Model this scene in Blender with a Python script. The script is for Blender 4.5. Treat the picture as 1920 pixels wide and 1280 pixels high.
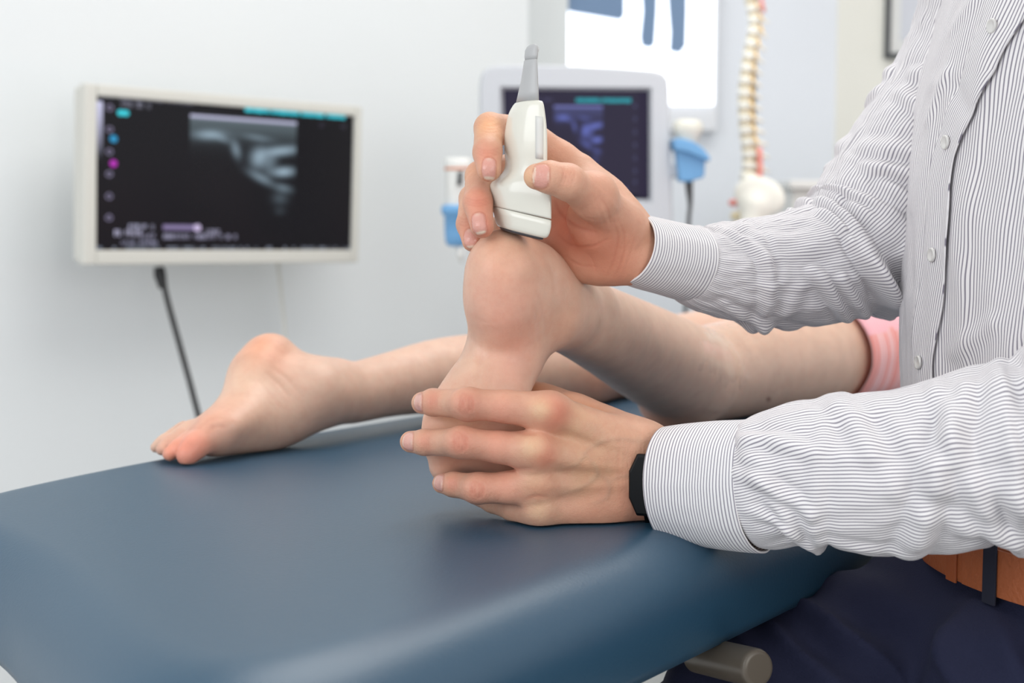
import bpy, math, random
import numpy as np
from mathutils import Vector, Matrix, noise

for o in list(bpy.data.objects):
    bpy.data.objects.remove(o, do_unlink=True)
S = bpy.context.scene
COL = S.collection
random.seed(7); RNG = np.random.default_rng(7)

# ------------------------------------------------------------------ camera, world, lights, exposure
FPX = 50.0/36.0*1920          # focal length in pixels of a 1920 wide frame
TABZ = 0.75                   # top of the treatment table
CAMZ = TABZ+0.213
PITCH = math.atan(240.0/FPX)
cam_d = bpy.data.cameras.new('camera'); cam = bpy.data.objects.new('camera', cam_d); COL.objects.link(cam)
cam.location = (0, 0, CAMZ); cam.rotation_euler = (math.pi/2-PITCH, 0, 0)
cam_d.lens = 50; cam_d.sensor_width = 36
cam_d.dof.use_dof = True; cam_d.dof.focus_distance = 0.98; cam_d.dof.aperture_fstop = 6.3
cam_d.clip_start = 0.02
S.camera = cam
S.view_settings.view_transform = 'Standard'; S.view_settings.look = 'None'
S.view_settings.gamma = 1; S.view_settings.use_curve_mapping = False
S.view_settings.exposure = 0.10
wd = bpy.data.worlds.new('world'); S.world = wd; wd.use_nodes = True
wd.node_tree.nodes['Background'].inputs[0].default_value = (0.93, 0.96, 1.0, 1)
wd.node_tree.nodes['Background'].inputs[1].default_value = 1.0

def area(name, loc, target, sx, sy, power, col=(1, 1, 1)):
    l = bpy.data.lights.new(name, 'AREA'); l.shape = 'RECTANGLE'; l.size = sx; l.size_y = sy
    l.energy = power; l.color = col
    o = bpy.data.objects.new(name, l); COL.objects.link(o); o.location = loc
    o.rotation_euler = (Vector(target)-Vector(loc)).to_track_quat('-Z', 'Y').to_euler()
    return o
area('ceiling_light_glow', (0.55, 1.9, 2.55), (0.5, 1.9, 0), 1.8, 1.4, 27, (1.0, 0.99, 0.97))
area('window_glow', (-1.9, -0.6, 1.75), (0.2, 1.2, 0.8), 1.5, 1.3, 20, (0.94, 0.97, 1.0))
area('warm_right_glow', (1.6, -1.3, 1.6), (0.5, 1.0, 0.8), 0.9, 1.2, 14, (1.0, 0.95, 0.87))  # warm area lamp behind the camera on the right, no doorway built there

# ------------------------------------------------------------------ helpers
def W(px, py, D):
    "the point of the room that shows at pixel (px,py) and lies D metres in front of the camera"
    x = (px-960)/FPX; u = -(py-640)/FPX
    c, s = math.cos(PITCH), math.sin(PITCH)
    dy = c+u*s; dz = -s+u*c
    k = D/dy
    return np.array([x*k, D, CAMZ+dz*k])

def lin(c):
    c = [v/255.0 for v in c]
    return tuple((v/12.92 if v <= 0.04045 else ((v+0.055)/1.055)**2.4) for v in c)

def tag(o, label, cat, group=None, kind=None):
    if label: o['label'] = label
    if cat: o['category'] = cat
    if group: o['group'] = group
    if kind: o['kind'] = kind
    return o

def empty(name, loc=(0, 0, 0)):
    o = bpy.data.objects.new(name, None); COL.objects.link(o); o.location = loc
    o.empty_display_size = 0.05
    return o

def mesh_obj(name, V, F, mat, parent=None, smooth=True, uv=None, col=None, attrs=None, loc=None):
    V = np.asarray(V, dtype=float)
    if loc is None and parent is None and len(V):
        loc = V.mean(0); loc[2] = V[:, 2].min()
    if loc is not None: V = V-np.asarray(loc)
    elif parent is not None:
        V = V-np.array(world_loc(parent))
    me = bpy.data.meshes.new(name)
    me.from_pydata([tuple(v) for v in V], [], [tuple(int(i) for i in f) for f in F])
    me.update()
    if smooth: me.polygons.foreach_set('use_smooth', [True]*len(me.polygons))
    if uv is not None:
        l = me.uv_layers.new(name='UVMap')
        li = np.zeros(len(me.loops), dtype=np.int64); me.loops.foreach_get('vertex_index', li)
        l.data.foreach_set('uv', np.asarray(uv, dtype=np.float32)[li].ravel())
    if col is not None:
        a = me.color_attributes.new('Col', 'FLOAT_COLOR', 'POINT')
        c4 = np.ones((len(V), 4), dtype=np.float32); c4[:, :3] = col
        a.data.foreach_set('color', c4.ravel())
    if attrs:
        for k, v in attrs.items():
            a = me.attributes.new(k, 'FLOAT', 'POINT'); a.data.foreach_set('value', np.asarray(v, dtype=np.float32))
    me.materials.append(mat)
    o = bpy.data.objects.new(name, me); COL.objects.link(o)
    if loc is not None and parent is None: o.location = loc
    if parent is not None: o.parent = parent
    return o

def world_loc(o):
    p = Vector(o.location)
    while o.parent: o = o.parent; p = p+Vector(o.location)
    return p

def mod(o, kind, **kw):
    m = o.modifiers.new(kind.lower(), kind)
    for k, v in kw.items(): setattr(m, k, v)
    return m

class MB:
    "collects shapes into one mesh"
    def __init__(s): s.V = []; s.F = []
    def add(s, V, F):
        n = len(s.V); s.V += [tuple(v) for v in V]; s.F += [tuple(i+n for i in f) for f in F]; return s
    def box(s, c, h, ax=None):
        ax = np.eye(3) if ax is None else np.asarray(ax)
        V = [np.asarray(c)+a*h[0]*ax[0]+b*h[1]*ax[1]+d*h[2]*ax[2] for a in (-1, 1) for b in (-1, 1) for d in (-1, 1)]
        return s.add(V, [(0, 1, 3, 2), (4, 6, 7, 5), (0, 4, 5, 1), (2, 3, 7, 6), (0, 2, 6, 4), (1, 5, 7, 3)])
    def tube(s, pts, r, n=12, cap=True):
        pts = [np.asarray(p, float) for p in pts]; m = len(pts)
        rr = r if hasattr(r, '__len__') else [r]*m
        V = []; up = np.array([0, 0, 1.0])
        for i in range(m):
            t = pts[min(i+1, m-1)]-pts[max(i-1, 0)]; t = t/(np.linalg.norm(t)+1e-12)
            a = np.cross(t, up)
            if np.linalg.norm(a) < 1e-3: a = np.cross(t, [1.0, 0, 0])
            a /= np.linalg.norm(a); b = np.cross(a, t); up = b
            for k in range(n):
                q = 2*math.pi*k/n; V.append(pts[i]+rr[i]*(math.cos(q)*a+math.sin(q)*b))
        F = [(i*n+k, i*n+(k+1) % n, (i+1)*n+(k+1) % n, (i+1)*n+k) for i in range(m-1) for k in range(n)]
        if cap: F += [tuple(range(n))[::-1], tuple((m-1)*n+k for k in range(n))]
        return s.add(V, F)
    def lathe(s, c, prof, n=24, ax=None):
        ax = np.eye(3) if ax is None else np.asarray(ax)
        V = [np.asarray(c)+r*math.cos(2*math.pi*k/n)*ax[0]+r*math.sin(2*math.pi*k/n)*ax[1]+z*ax[2] for r, z in prof for k in range(n)]
        m = len(prof)
        F = [(i*n+k, i*n+(k+1) % n, (i+1)*n+(k+1) % n, (i+1)*n+k) for i in range(m-1) for k in range(n)]
        F += [tuple(range(n))[::-1], tuple((m-1)*n+k for k in range(n))]
        return s.add(V, F)
    def build(s, name, mat, parent=None, smooth=False, bevel=0, loc=None, segs=3):
        o = mesh_obj(name, s.V, s.F, mat, parent, smooth=smooth or bevel > 0, loc=loc)
        if bevel:
            mod(o, 'BEVEL', width=bevel, segments=segs, limit_method='ANGLE', angle_limit=0.6)
            mod(o, 'WEIGHTED_NORMAL')
        return o

def catmull(P, n):
    "smooth resampling of control rows to n rows, even in the first three columns"
    P = np.asarray(P, float); m = len(P)
    ts = np.linspace(0, m-1, (m-1)*40+1); out = []
    for t in ts:
        i = min(int(t), m-2); f = t-i
        p0 = P[i-1] if i > 0 else 2*P[0]-P[1]; p1 = P[i]; p2 = P[i+1]; p3 = P[i+2] if i+2 < m else 2*P[-1]-P[-2]
        out.append(0.5*((2*p1)+(-p0+p2)*f+(2*p0-5*p1+4*p2-p3)*f*f+(-p0+3*p1-3*p2+p3)*f**3))
    out = np.array(out)
    d = np.r_[0, np.cumsum(np.linalg.norm(np.diff(out[:, :3], axis=0), axis=1))]
    q = np.linspace(0, d[-1], n)
    return np.stack([np.interp(q, d, out[:, k]) for k in range(out.shape[1])], 1), q

# ------------------------------------------------------------------ materials
def new_mat(name):
    m = bpy.data.materials.new(name); m.use_nodes = True
    return m, m.node_tree.nodes, m.node_tree.links, m.node_tree.nodes['Principled BSDF']

def plain(name, rgb, rough=0.5, metal=0.0, spec=0.5, bump=0.0, bscale=200.0, var=0.0, vscale=6.0, coat=0.0, emit=None, estr=0, trans=0):
    m, N, L, B = new_mat(name)
    c = lin(rgb); B.inputs['Base Color'].default_value = (*c, 1)
    B.inputs['Roughness'].default_value = rough; B.inputs['Metallic'].default_value = metal
    B.inputs['Specular IOR Level'].default_value = spec; B.inputs['Coat Weight'].default_value = coat
    B.inputs['Transmission Weight'].default_value = trans
    tc = N.new('ShaderNodeTexCoord')
    if var:
        n = N.new('ShaderNodeTexNoise'); n.inputs['Scale'].default_value = vscale; n.inputs['Detail'].default_value = 4
        L.new(tc.outputs['Object'], n.inputs['Vector'])
        mx = N.new('ShaderNodeMix'); mx.data_type = 'RGBA'
        mx.inputs[6].default_value = (*[v*(1-var) for v in c], 1); mx.inputs[7].default_value = (*[min(1, v*(1+var)) for v in c], 1)
        L.new(n.outputs['Fac'], mx.inputs[0]); L.new(mx.outputs[2], B.inputs['Base Color'])
    if bump:
        n = N.new('ShaderNodeTexNoise'); n.inputs['Scale'].default_value = bscale; n.inputs['Detail'].default_value = 5
        L.new(tc.outputs['Object'], n.inputs['Vector'])
        b = N.new('ShaderNodeBump'); b.inputs['Strength'].default_value = bump; b.inputs['Distance'].default_value = 0.001
        L.new(n.outputs['Fac'], b.inputs['Height']); L.new(b.outputs['Normal'], B.inputs['Normal'])
    if emit:
        B.inputs['Emission Color'].default_value = (*lin(emit), 1); B.inputs['Emission Strength'].default_value = estr
    return m

def skin_mat(name, bump=0.35, sss=0.12, rough=0.48):
    m, N, L, B = new_mat(name)
    at = N.new('ShaderNodeAttribute'); at.attribute_name = 'Col'
    tc = N.new('ShaderNodeTexCoord')
    n1 = N.new('ShaderNodeTexNoise'); n1.inputs['Scale'].default_value = 55; n1.inputs['Detail'].default_value = 5
    L.new(tc.outputs['Object'], n1.inputs['Vector'])
    r = N.new('ShaderNodeMapRange'); r.inputs[1].default_value = 0.3; r.inputs[2].default_value = 0.7
    r.inputs[3].default_value = 0.93; r.inputs[4].default_value = 1.06
    L.new(n1.outputs['Fac'], r.inputs[0])
    mx = N.new('ShaderNodeVectorMath'); mx.operation = 'SCALE'
    L.new(at.outputs['Color'], mx.inputs[0]); L.new(r.outputs[0], mx.inputs[3])
    n5 = N.new('ShaderNodeTexNoise'); n5.inputs['Scale'].default_value = 130; n5.inputs['Detail'].default_value = 6; n5.inputs['Roughness'].default_value = 0.7
    L.new(tc.outputs['Object'], n5.inputs['Vector'])
    r5 = N.new('ShaderNodeMapRange'); r5.inputs[1].default_value = 0.42; r5.inputs[2].default_value = 0.72; r5.inputs[3].default_value = 0; r5.inputs[4].default_value = 0.22
    L.new(n5.outputs['Fac'], r5.inputs[0])
    m5 = N.new('ShaderNodeMix'); m5.data_type = 'RGBA'; m5.inputs[7].default_value = (*lin((200, 122, 100)), 1)
    L.new(r5.outputs[0], m5.inputs[0]); L.new(mx.outputs[0], m5.inputs[6]); L.new(m5.outputs[2], B.inputs['Base Color'])
    g = N.new('ShaderNodeAttribute'); g.attribute_name = 'gloss'
    mr = N.new('ShaderNodeMapRange'); mr.inputs[3].default_value = rough; mr.inputs[4].default_value = 0.10
    L.new(g.outputs['Fac'], mr.inputs[0]); L.new(mr.outputs[0], B.inputs['Roughness'])
    B.inputs['Specular IOR Level'].default_value = 0.42
    B.inputs['Subsurface Weight'].default_value = sss
    B.inputs['Subsurface Radius'].default_value = (1.0, 0.35, 0.2); B.inputs['Subsurface Scale'].default_value = 0.006
    v = N.new('ShaderNodeTexVoronoi'); v.inputs['Scale'].default_value = 900
    n2 = N.new('ShaderNodeTexNoise'); n2.inputs['Scale'].default_value = 260; n2.inputs['Detail'].default_value = 6
    L.new(tc.outputs['Object'], v.inputs['Vector']); L.new(tc.outputs['Object'], n2.inputs['Vector'])
    ad = N.new('ShaderNodeMath'); ad.operation = 'MULTIPLY_ADD'; ad.inputs[1].default_value = 0.35
    L.new(v.outputs['Distance'], ad.inputs[0]); L.new(n2.outputs['Fac'], ad.inputs[2])
    b = N.new('ShaderNodeBump'); b.inputs['Strength'].default_value = bump; b.inputs['Distance'].default_value = 0.0006
    L.new(ad.outputs[0], b.inputs['Height']); L.new(b.outputs['Normal'], B.inputs['Normal'])
    return m

def stripe_mat(name, base, line, pitch, width, axis=0, warp=0.0008, rough=0.8, second=None):
    "woven cloth with thin stripes that follow the cloth (UV in metres)"
    m, N, L, B = new_mat(name)
    uv = N.new('ShaderNodeUVMap'); uv.uv_map = 'UVMap'
    sp = N.new('ShaderNodeSeparateXYZ'); L.new(uv.outputs[0], sp.inputs[0])
    nz = N.new('ShaderNodeTexNoise'); nz.inputs['Scale'].default_value = 14; nz.inputs['Detail'].default_value = 2
    L.new(uv.outputs[0], nz.inputs['Vector'])
    w1 = N.new('ShaderNodeMath'); w1.operation = 'MULTIPLY_ADD'; w1.inputs[1].default_value = warp*6
    L.new(nz.outputs['Fac'], w1.inputs[0]); L.new(sp.outputs[axis], w1.inputs[2])
    d = N.new('ShaderNodeMath'); d.operation = 'DIVIDE'; d.inputs[1].default_value = pitch; L.new(w1.outputs[0], d.inputs[0])
    fr = N.new('ShaderNodeMath'); fr.operation = 'FRACT'; L.new(d.outputs[0], fr.inputs[0])
    ab = N.new('ShaderNodeMath'); ab.operation = 'SUBTRACT'; ab.inputs[1].default_value = 0.5; L.new(fr.outputs[0], ab.inputs[0])
    a2 = N.new('ShaderNodeMath'); a2.operation = 'ABSOLUTE'; L.new(ab.outputs[0], a2.inputs[0])
    mr = N.new('ShaderNodeMapRange'); mr.interpolation_type = 'SMOOTHSTEP'
    mr.inputs[1].default_value = width*0.5-0.07; mr.inputs[2].default_value = width*0.5+0.07
    mr.inputs[3].default_value = 1; mr.inputs[4].default_value = 0
    L.new(a2.outputs[0], mr.inputs[0])
    mx = N.new('ShaderNodeMix'); mx.data_type = 'RGBA'
    mx.inputs[6].default_value = (*lin(base), 1); mx.inputs[7].default_value = (*lin(line), 1)
    L.new(mr.outputs[0], mx.inputs[0])
    out = mx.outputs[2]
    if second:
        n3 = N.new('ShaderNodeTexNoise'); n3.noise_dimensions = '1D'; n3.inputs['Scale'].default_value = second[1]
        L.new(sp.outputs[axis], n3.inputs['W'])
        m3 = N.new('ShaderNodeMapRange'); m3.inputs[1].default_value = 0.48; m3.inputs[2].default_value = 0.6
        L.new(n3.outputs['Fac'], m3.inputs[0])
        mx2 = N.new('ShaderNodeMix'); mx2.data_type = 'RGBA'; mx2.inputs[7].default_value = (*lin(second[0]), 1)
        L.new(m3.outputs[0], mx2.inputs[0]); L.new(out, mx2.inputs[6]); out = mx2.outputs[2]
    L.new(out, B.inputs['Base Color'])
    B.inputs['Roughness'].default_value = rough; B.inputs['Specular IOR Level'].default_value = 0.25
    B.inputs['Sheen Weight'].default_value = 0.15
    n4 = N.new('ShaderNodeTexNoise'); n4.inputs['Scale'].default_value = 900; L.new(uv.outputs[0], n4.inputs['Vector'])
    b = N.new('ShaderNodeBump'); b.inputs['Strength'].default_value = 0.25; b.inputs['Distance'].default_value = 0.0004
    L.new(n4.outputs['Fac'], b.inputs['Height']); L.new(b.outputs['Normal'], B.inputs['Normal'])
    return m

def vcol_emit(name, strength, rough=0.15, base=(6, 6, 8)):
    m, N, L, B = new_mat(name)
    at = N.new('ShaderNodeAttribute'); at.attribute_name = 'Col'
    B.inputs['Base Color'].default_value = (*lin(base), 1); B.inputs['Roughness'].default_value = rough; B.inputs['Specular IOR Level'].default_value = 0.12
    L.new(at.outputs['Color'], B.inputs['Emission Color']); B.inputs['Emission Strength'].default_value = strength
    return m

M_wallL = plain('wall_white_paint', (230, 233, 234), 0.85, bump=0.15, bscale=60, spec=0.2)
M_wallB = plain('wall_cool_paint', (226, 230, 236), 0.85, bump=0.1, bscale=60, spec=0.2)
M_wallR = plain('wall_cream_paint', (234, 232, 222), 0.85, bump=0.1, bscale=60, spec=0.2)
M_ceil = plain('ceiling_paint', (240, 240, 238), 0.9)
M_floor = plain('pale_vinyl_floor', (196, 196, 194), 0.35, var=0.06, vscale=3)
M_bezel = plain('ivory_plastic', (214, 212, 204), 0.45)
M_machine = plain('pale_grey_plastic', (198, 201, 206), 0.45)
M_white = plain('white_plastic', (228, 228, 224), 0.4)
M_black = plain('black_rubber', (14, 14, 15), 0.5)
M_dkgrey = plain('dark_grey_plastic', (70, 72, 74), 0.5)
M_blue = plain('blue_plastic', (112, 166, 212), 0.5)
M_steel = plain('brushed_steel', (150, 146, 138), 0.35, metal=0.9)
M_bronze = plain('taupe_plastic_grip', (92, 84, 74), 0.35)
M_vinyl = plain('navy_upholstery_vinyl', (34, 72, 96), 0.42, spec=0.9, bump=0.14, bscale=420, var=0.05, vscale=3)
M_probe = plain('probe_ivory_plastic', (220, 218, 206), 0.22, spec=0.5, coat=0.3)
M_probe_seam = plain('probe_seam', (120, 118, 108), 0.5)
M_relief = plain('grey_strain_relief', (176, 176, 176), 0.42)
M_label = plain('white_label', (214, 213, 208), 0.6)
M_lens = plain('dark_probe_lens', (58, 58, 62), 0.3)
M_button = plain('shirt_button', (214, 212, 208), 0.25, coat=0.4)
M_watch = plain('watch_black', (6, 6, 7), 0.28, spec=0.3)
M_navy = plain('navy_wool_cloth', (36, 39, 62), 0.85, bump=0.5, bscale=900, spec=0.2)
M_belt = plain('tan_leather', (172, 96, 58), 0.42, bump=0.7, bscale=300, var=0.18, vscale=40)
M_beltloop = plain('navy_loop', (30, 32, 48), 0.9)
M_frame = plain('charcoal_frame', (70, 72, 74), 0.4)
M_mat = plain('picture_mount', (225, 225, 222), 0.8)
M_paper = plain('picture_paper', (205, 207, 214), 0.6)
M_light = plain('viewer_panel', (250, 252, 255), 0.5, emit=(240, 246, 255), estr=1.7)
M_film = plain('xray_film', (96, 120, 148), 0.3, emit=(96, 122, 156), estr=0.25)
M_film2 = plain('xray_film_clear_base', (110, 160, 180), 0.3, emit=(120, 178, 204), estr=0.4)
M_bone = plain('model_bone', (243, 241, 230), 0.6, var=0.02, vscale=20)
M_disc = plain('model_disc', (240, 226, 190), 0.5)
M_nerve = plain('model_nerve', (246, 206, 130), 0.5)
M_red = plain('model_red', (240, 150, 140), 0.5)
M_shirt = stripe_mat('striped_shirt_cloth', (234, 231, 231), (138, 133, 144), 0.0023, 0.34)
M_cuff = stripe_mat('striped_cuff_cloth', (236, 234, 234), (142, 137, 148), 0.0024, 0.34, axis=1, warp=0.0)
M_pink = stripe_mat('pink_striped_cloth', (240, 200, 200), (228, 132, 122), 0.0045, 0.34, axis=1, warp=0.0003, second=((232, 136, 124), 130))
M_pinktop = stripe_mat('pink_pale_cloth', (238, 186, 192), (236, 160, 168), 0.005, 0.4, axis=1, warp=0.0003)
M_hand = skin_mat('adult_skin', 0.5, 0.10, 0.5)
M_leg = skin_mat('young_skin', 0.2, 0.14, 0.42)
M_hair = plain('brown_hair', (60, 42, 30), 0.6)

# ------------------------------------------------------------------ organic surfaces: blended solids turned into one skin
def nrm(v): v = np.asarray(v, float); return v/(np.linalg.norm(v)+1e-12)

def p_cone(a, b, ra, rb):
    a = np.asarray(a, float); b = np.asarray(b, float); ba = b-a; L2 = ba@ba+1e-12
    def f(P):
        q = P-a; t = np.clip((q@ba)/L2, 0, 1)
        return np.linalg.norm(q-t[:, None]*ba, axis=1)-(ra+(rb-ra)*t)
    return f

def p_flat(a, b, wa, ta, wb, tb, wdir):
    "tube of oval section: half width w along wdir, half thickness t across"
    a = np.asarray(a, float); b = np.asarray(b, float); ba = b-a; L2 = ba@ba+1e-12; ax = nrm(ba)
    wd_ = np.asarray(wdir, float); wd_ = nrm(wd_-ax*(wd_@ax)); vd = np.cross(ax, wd_)
    def f(P):
        q = P-a; t = np.clip((q@ba)/L2, 0, 1); q = q-t[:, None]*ba
        w = wa+(wb-wa)*t; th = ta+(tb-ta)*t; mn = np.minimum(w, th)
        return (np.sqrt((q@wd_/w)**2+(q@vd/th)**2+(q@ax/mn)**2)-1)*mn
    return f

def p_poly(rows, sub=4):
    "tapering limb along a smooth path, rows = (xyz, r)"
    P, _ = catmull([list(p)+[r] for p, r in rows], (len(rows)-1)*sub+1)
    fs = [p_cone(P[i, :3], P[i+1, :3], P[i, 3], P[i+1, 3]) for i in range(len(P)-1)]
    def f(Q):
        d = fs[0](Q)
        for g in fs[1:]: d = np.minimum(d, g(Q))
        return d
    return f

def p_pflat(rows, wdir, sub=4):
    "as p_poly with an oval section, rows = (xyz, half width, half thickness)"
    P, _ = catmull([list(p)+[w, t] for p, w, t in rows], (len(rows)-1)*sub+1)
    fs = [p_flat(P[i, :3], P[i+1, :3], P[i, 3], P[i, 4], P[i+1, 3], P[i+1, 4], wdir) for i in range(len(P)-1)]
    def f(Q):
        d = fs[0](Q)
        for g in fs[1:]: d = np.minimum(d, g(Q))
        return d
    return f

def p_ell(c, r, ax=None):
    c = np.asarray(c, float); r = np.asarray(r, float); A = np.eye(3) if ax is None else np.asarray(ax)
    mn = r.min()
    def f(P):
        q = (P-c)@A.T
        return (np.sqrt(((q/r)**2).sum(1))-1)*mn
    return f

def smin(a, b, k):
    if k <= 0: return np.minimum(a, b)
    h = np.maximum(k-np.abs(a-b), 0)/k
    return np.minimum(a, b)-h*h*k*0.25

def chain(pts, k=0.004):
    "pts = [(xyz, r), ...] -> list of (k, solid)"
    return [(k, p_cone(pts[i][0], pts[i+1][0], pts[i][1], pts[i+1][1])) for i in range(len(pts)-1)]

def eval_model(model, P, act=None):
    out = None; n = 0
    for kg, prims in model:
        g = None
        for k, f in prims:
            if act is None or act[n]:
                d = f(P)
                g = d if g is None else smin(g, d, k)
            n += 1
        if g is not None: out = g if out is None else smin(out, g, kg)
    if out is None: out = np.full(len(P), 1.0)
    return out

def polygonize(model, lo, hi, h, B=28):
    lo = np.asarray(lo, float); hi = np.asarray(hi, float)
    N = np.ceil((hi-lo)/h).astype(int)+2; nb = np.ceil(N/B).astype(int)
    allp = [f for _, pr in model for _, f in pr]
    ids = []; pos = []; faces = []
    R = h*(B+2)*0.5*math.sqrt(3)
    NY, NZ = int(N[1])+4+B, int(N[2])+4+B
    for bi in range(nb[0]):
        for bj in range(nb[1]):
            for bk in range(nb[2]):
                s = np.array([bi, bj, bk])*B
                c = (lo+(s+B*0.5)*h)[None]
                dc = np.array([f(c)[0] for f in allp])
                dm = dc.min()
                if dm > R+0.012: continue
                act = dc < max(dm, 0)+2.2*R+0.03
                if dm < 0: act = dc < 2.2*R+0.03
                n = B+2
                g = [lo[q]+(s[q]-1+np.arange(n))*h for q in range(3)]
                X, Y, Z = np.meshgrid(*g, indexing='ij')
                D = eval_model(model, np.stack([X.ravel(), Y.ravel(), Z.ravel()], 1), act).reshape(n, n, n)
                ins = D < 0
                if ins.all() or not ins.any(): continue
                m = n-1
                acc = np.zeros((m, m, m, 3)); cnt = np.zeros((m, m, m))
                for axis in range(3):
                    for u in (0, 1):
                        for v in (0, 1):
                            o = [0, 0, 0]; oth = [q for q in range(3) if q != axis]; o[oth[0]] = u; o[oth[1]] = v
                            sl0 = tuple(slice(o[q], o[q]+m) for q in range(3))
                            o2 = list(o); o2[axis] = 1; sl1 = tuple(slice(o2[q], o2[q]+m) for q in range(3))
                            a = D[sl0]; b = D[sl1]; x = (a < 0) != (b < 0)
                            t = np.where(x, a/np.where(x, a-b, 1), 0)
                            cnt += x
                            for q in range(3):
                                acc[..., q] += np.where(x, t if q == axis else o[q], 0)
                I = np.argwhere(cnt > 0)
                p = acc[cnt > 0]/cnt[cnt > 0][:, None]
                gi = I+s-1
                ids.append(((gi[:, 0]+2)*NY+gi[:, 1]+2)*NZ+gi[:, 2]+2)
                pos.append(lo+(gi+p)*h)
                for axis in range(3):
                    d0 = [slice(1, B+1)]*3; d1 = list(d0); d1[axis] = slice(2, B+2)
                    a = ins[tuple(d0)]; b = ins[tuple(d1)]
                    u, v = [(1, 2), (2, 0), (0, 1)][axis]
                    for flip in (0, 1):
                        e = np.argwhere((a & ~b) if flip == 0 else (~a & b))
                        if not len(e): continue
                        base = e+1+s-1
                        quad = []
                        for du, dv in ((-1, -1), (0, -1), (0, 0), (-1, 0)):
                            cc = base.copy(); cc[:, u] += du; cc[:, v] += dv
                            quad.append(((cc[:, 0]+2)*NY+cc[:, 1]+2)*NZ+cc[:, 2]+2)
                        if flip: quad = quad[::-1]
                        faces.append(np.stack(quad, 1))
    ids = np.concatenate(ids); pos = np.concatenate(pos); faces = np.concatenate(faces)
    uq, first = np.unique(ids, return_index=True)
    V = pos[first]; F = np.searchsorted(uq, faces)
    ok = (uq[np.clip(F, 0, len(uq)-1)] == faces).all(1)
    return V, F[ok]

def vnormals(V, F):
    n = np.cross(V[F[:, 2]]-V[F[:, 0]], V[F[:, 3]]-V[F[:, 1]])
    N = np.zeros_like(V)
    for k in range(4): np.add.at(N, F[:, k], n)
    return N/(np.linalg.norm(N, axis=1)[:, None]+1e-12)

def biggest(V, F):
    "drop crumbs: keep the largest connected piece"
    lab = np.arange(len(V))
    while True:
        m = lab[F].min(1); new = lab.copy()
        for k in range(4): np.minimum.at(new, F[:, k], m)
        new = new[new]
        if (new == lab).all(): break
        lab = new
    u, c = np.unique(lab, return_counts=True); keep = lab == u[c.argmax()]
    idx = np.cumsum(keep)-1
    return V[keep], idx[F[keep[F].all(1)]]

def relax(V, F, it=2, w=0.5):
    for _ in range(it):
        A = np.zeros_like(V); c = np.zeros(len(V))
        for k in range(4):
            np.add.at(A, F[:, k], V[F[:, (k+1) % 4]]); np.add.at(c, F[:, k], 1)
            np.add.at(A, F[:, k], V[F[:, (k+3) % 4]]); np.add.at(c, F[:, k], 1)
        V = V*(1-w)+w*A/c[:, None]
    return V

def paint(V, base, blobs):
    C = np.tile(np.array(lin(base)), (len(V), 1))
    for c, r, rgb, s in blobs:
        d2 = ((V-np.asarray(c))**2).sum(1)/(r*r)
        w = (s*np.exp(-d2))[:, None]
        C = C*(1-w)+w*np.array(lin(rgb))
    return C

def engrave(V, N, C, lst):
    "folds (negative height) and veins (positive) in the skin that face the camera; lst = (places on the photograph, width px, height m, tint, strength)"
    q = V-np.array([0, 0, CAMZ]); cp, sp = math.cos(PITCH), math.sin(PITCH)
    dp = q[:, 1]*cp-q[:, 2]*sp; X = 960+FPX*q[:, 0]/dp; Y = 640-FPX*(q[:, 1]*sp+q[:, 2]*cp)/dp
    vis = np.clip(-(N*nrm_rows(q)).sum(1)*3, 0, 1)
    for pts, w, h, rgb, s in lst:
        p = catmull([[a, b, 0] for a, b in pts], max(12, len(pts)*6))[0][:, :2]
        d = np.full(len(V), 1e9); tt = np.zeros(len(V))
        sel = (X > p[:, 0].min()-4*w) & (X < p[:, 0].max()+4*w) & (Y > p[:, 1].min()-4*w) & (Y < p[:, 1].max()+4*w)
        if not sel.any(): continue
        xs, ys = X[sel], Y[sel]; dd = np.full(len(xs), 1e9); td = np.zeros(len(xs))
        for i in range(len(p)-1):
            a, b = p[i], p[i+1]; l2 = ((b-a)**2).sum()+1e-9
            t = np.clip(((xs-a[0])*(b-a)[0]+(ys-a[1])*(b-a)[1])/l2, 0, 1)
            e = np.hypot(xs-a[0]-t*(b-a)[0], ys-a[1]-t*(b-a)[1]); m = e < dd; dd[m] = e[m]; td[m] = (i+t[m])/(len(p)-1)
        f = np.zeros(len(V)); f[sel] = np.exp(-(dd/w)**2)*np.sin(np.pi*np.clip(td*.9+.05, 0, 1))**.6
        f *= vis
        V += N*(f*h)[:, None]
        if s: C[:] = C*(1-(f*s)[:, None])+(f*s)[:, None]*np.array(lin(rgb))
    return V, C
def nrm_rows(q): return q/np.linalg.norm(q, axis=1)[:, None]

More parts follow.
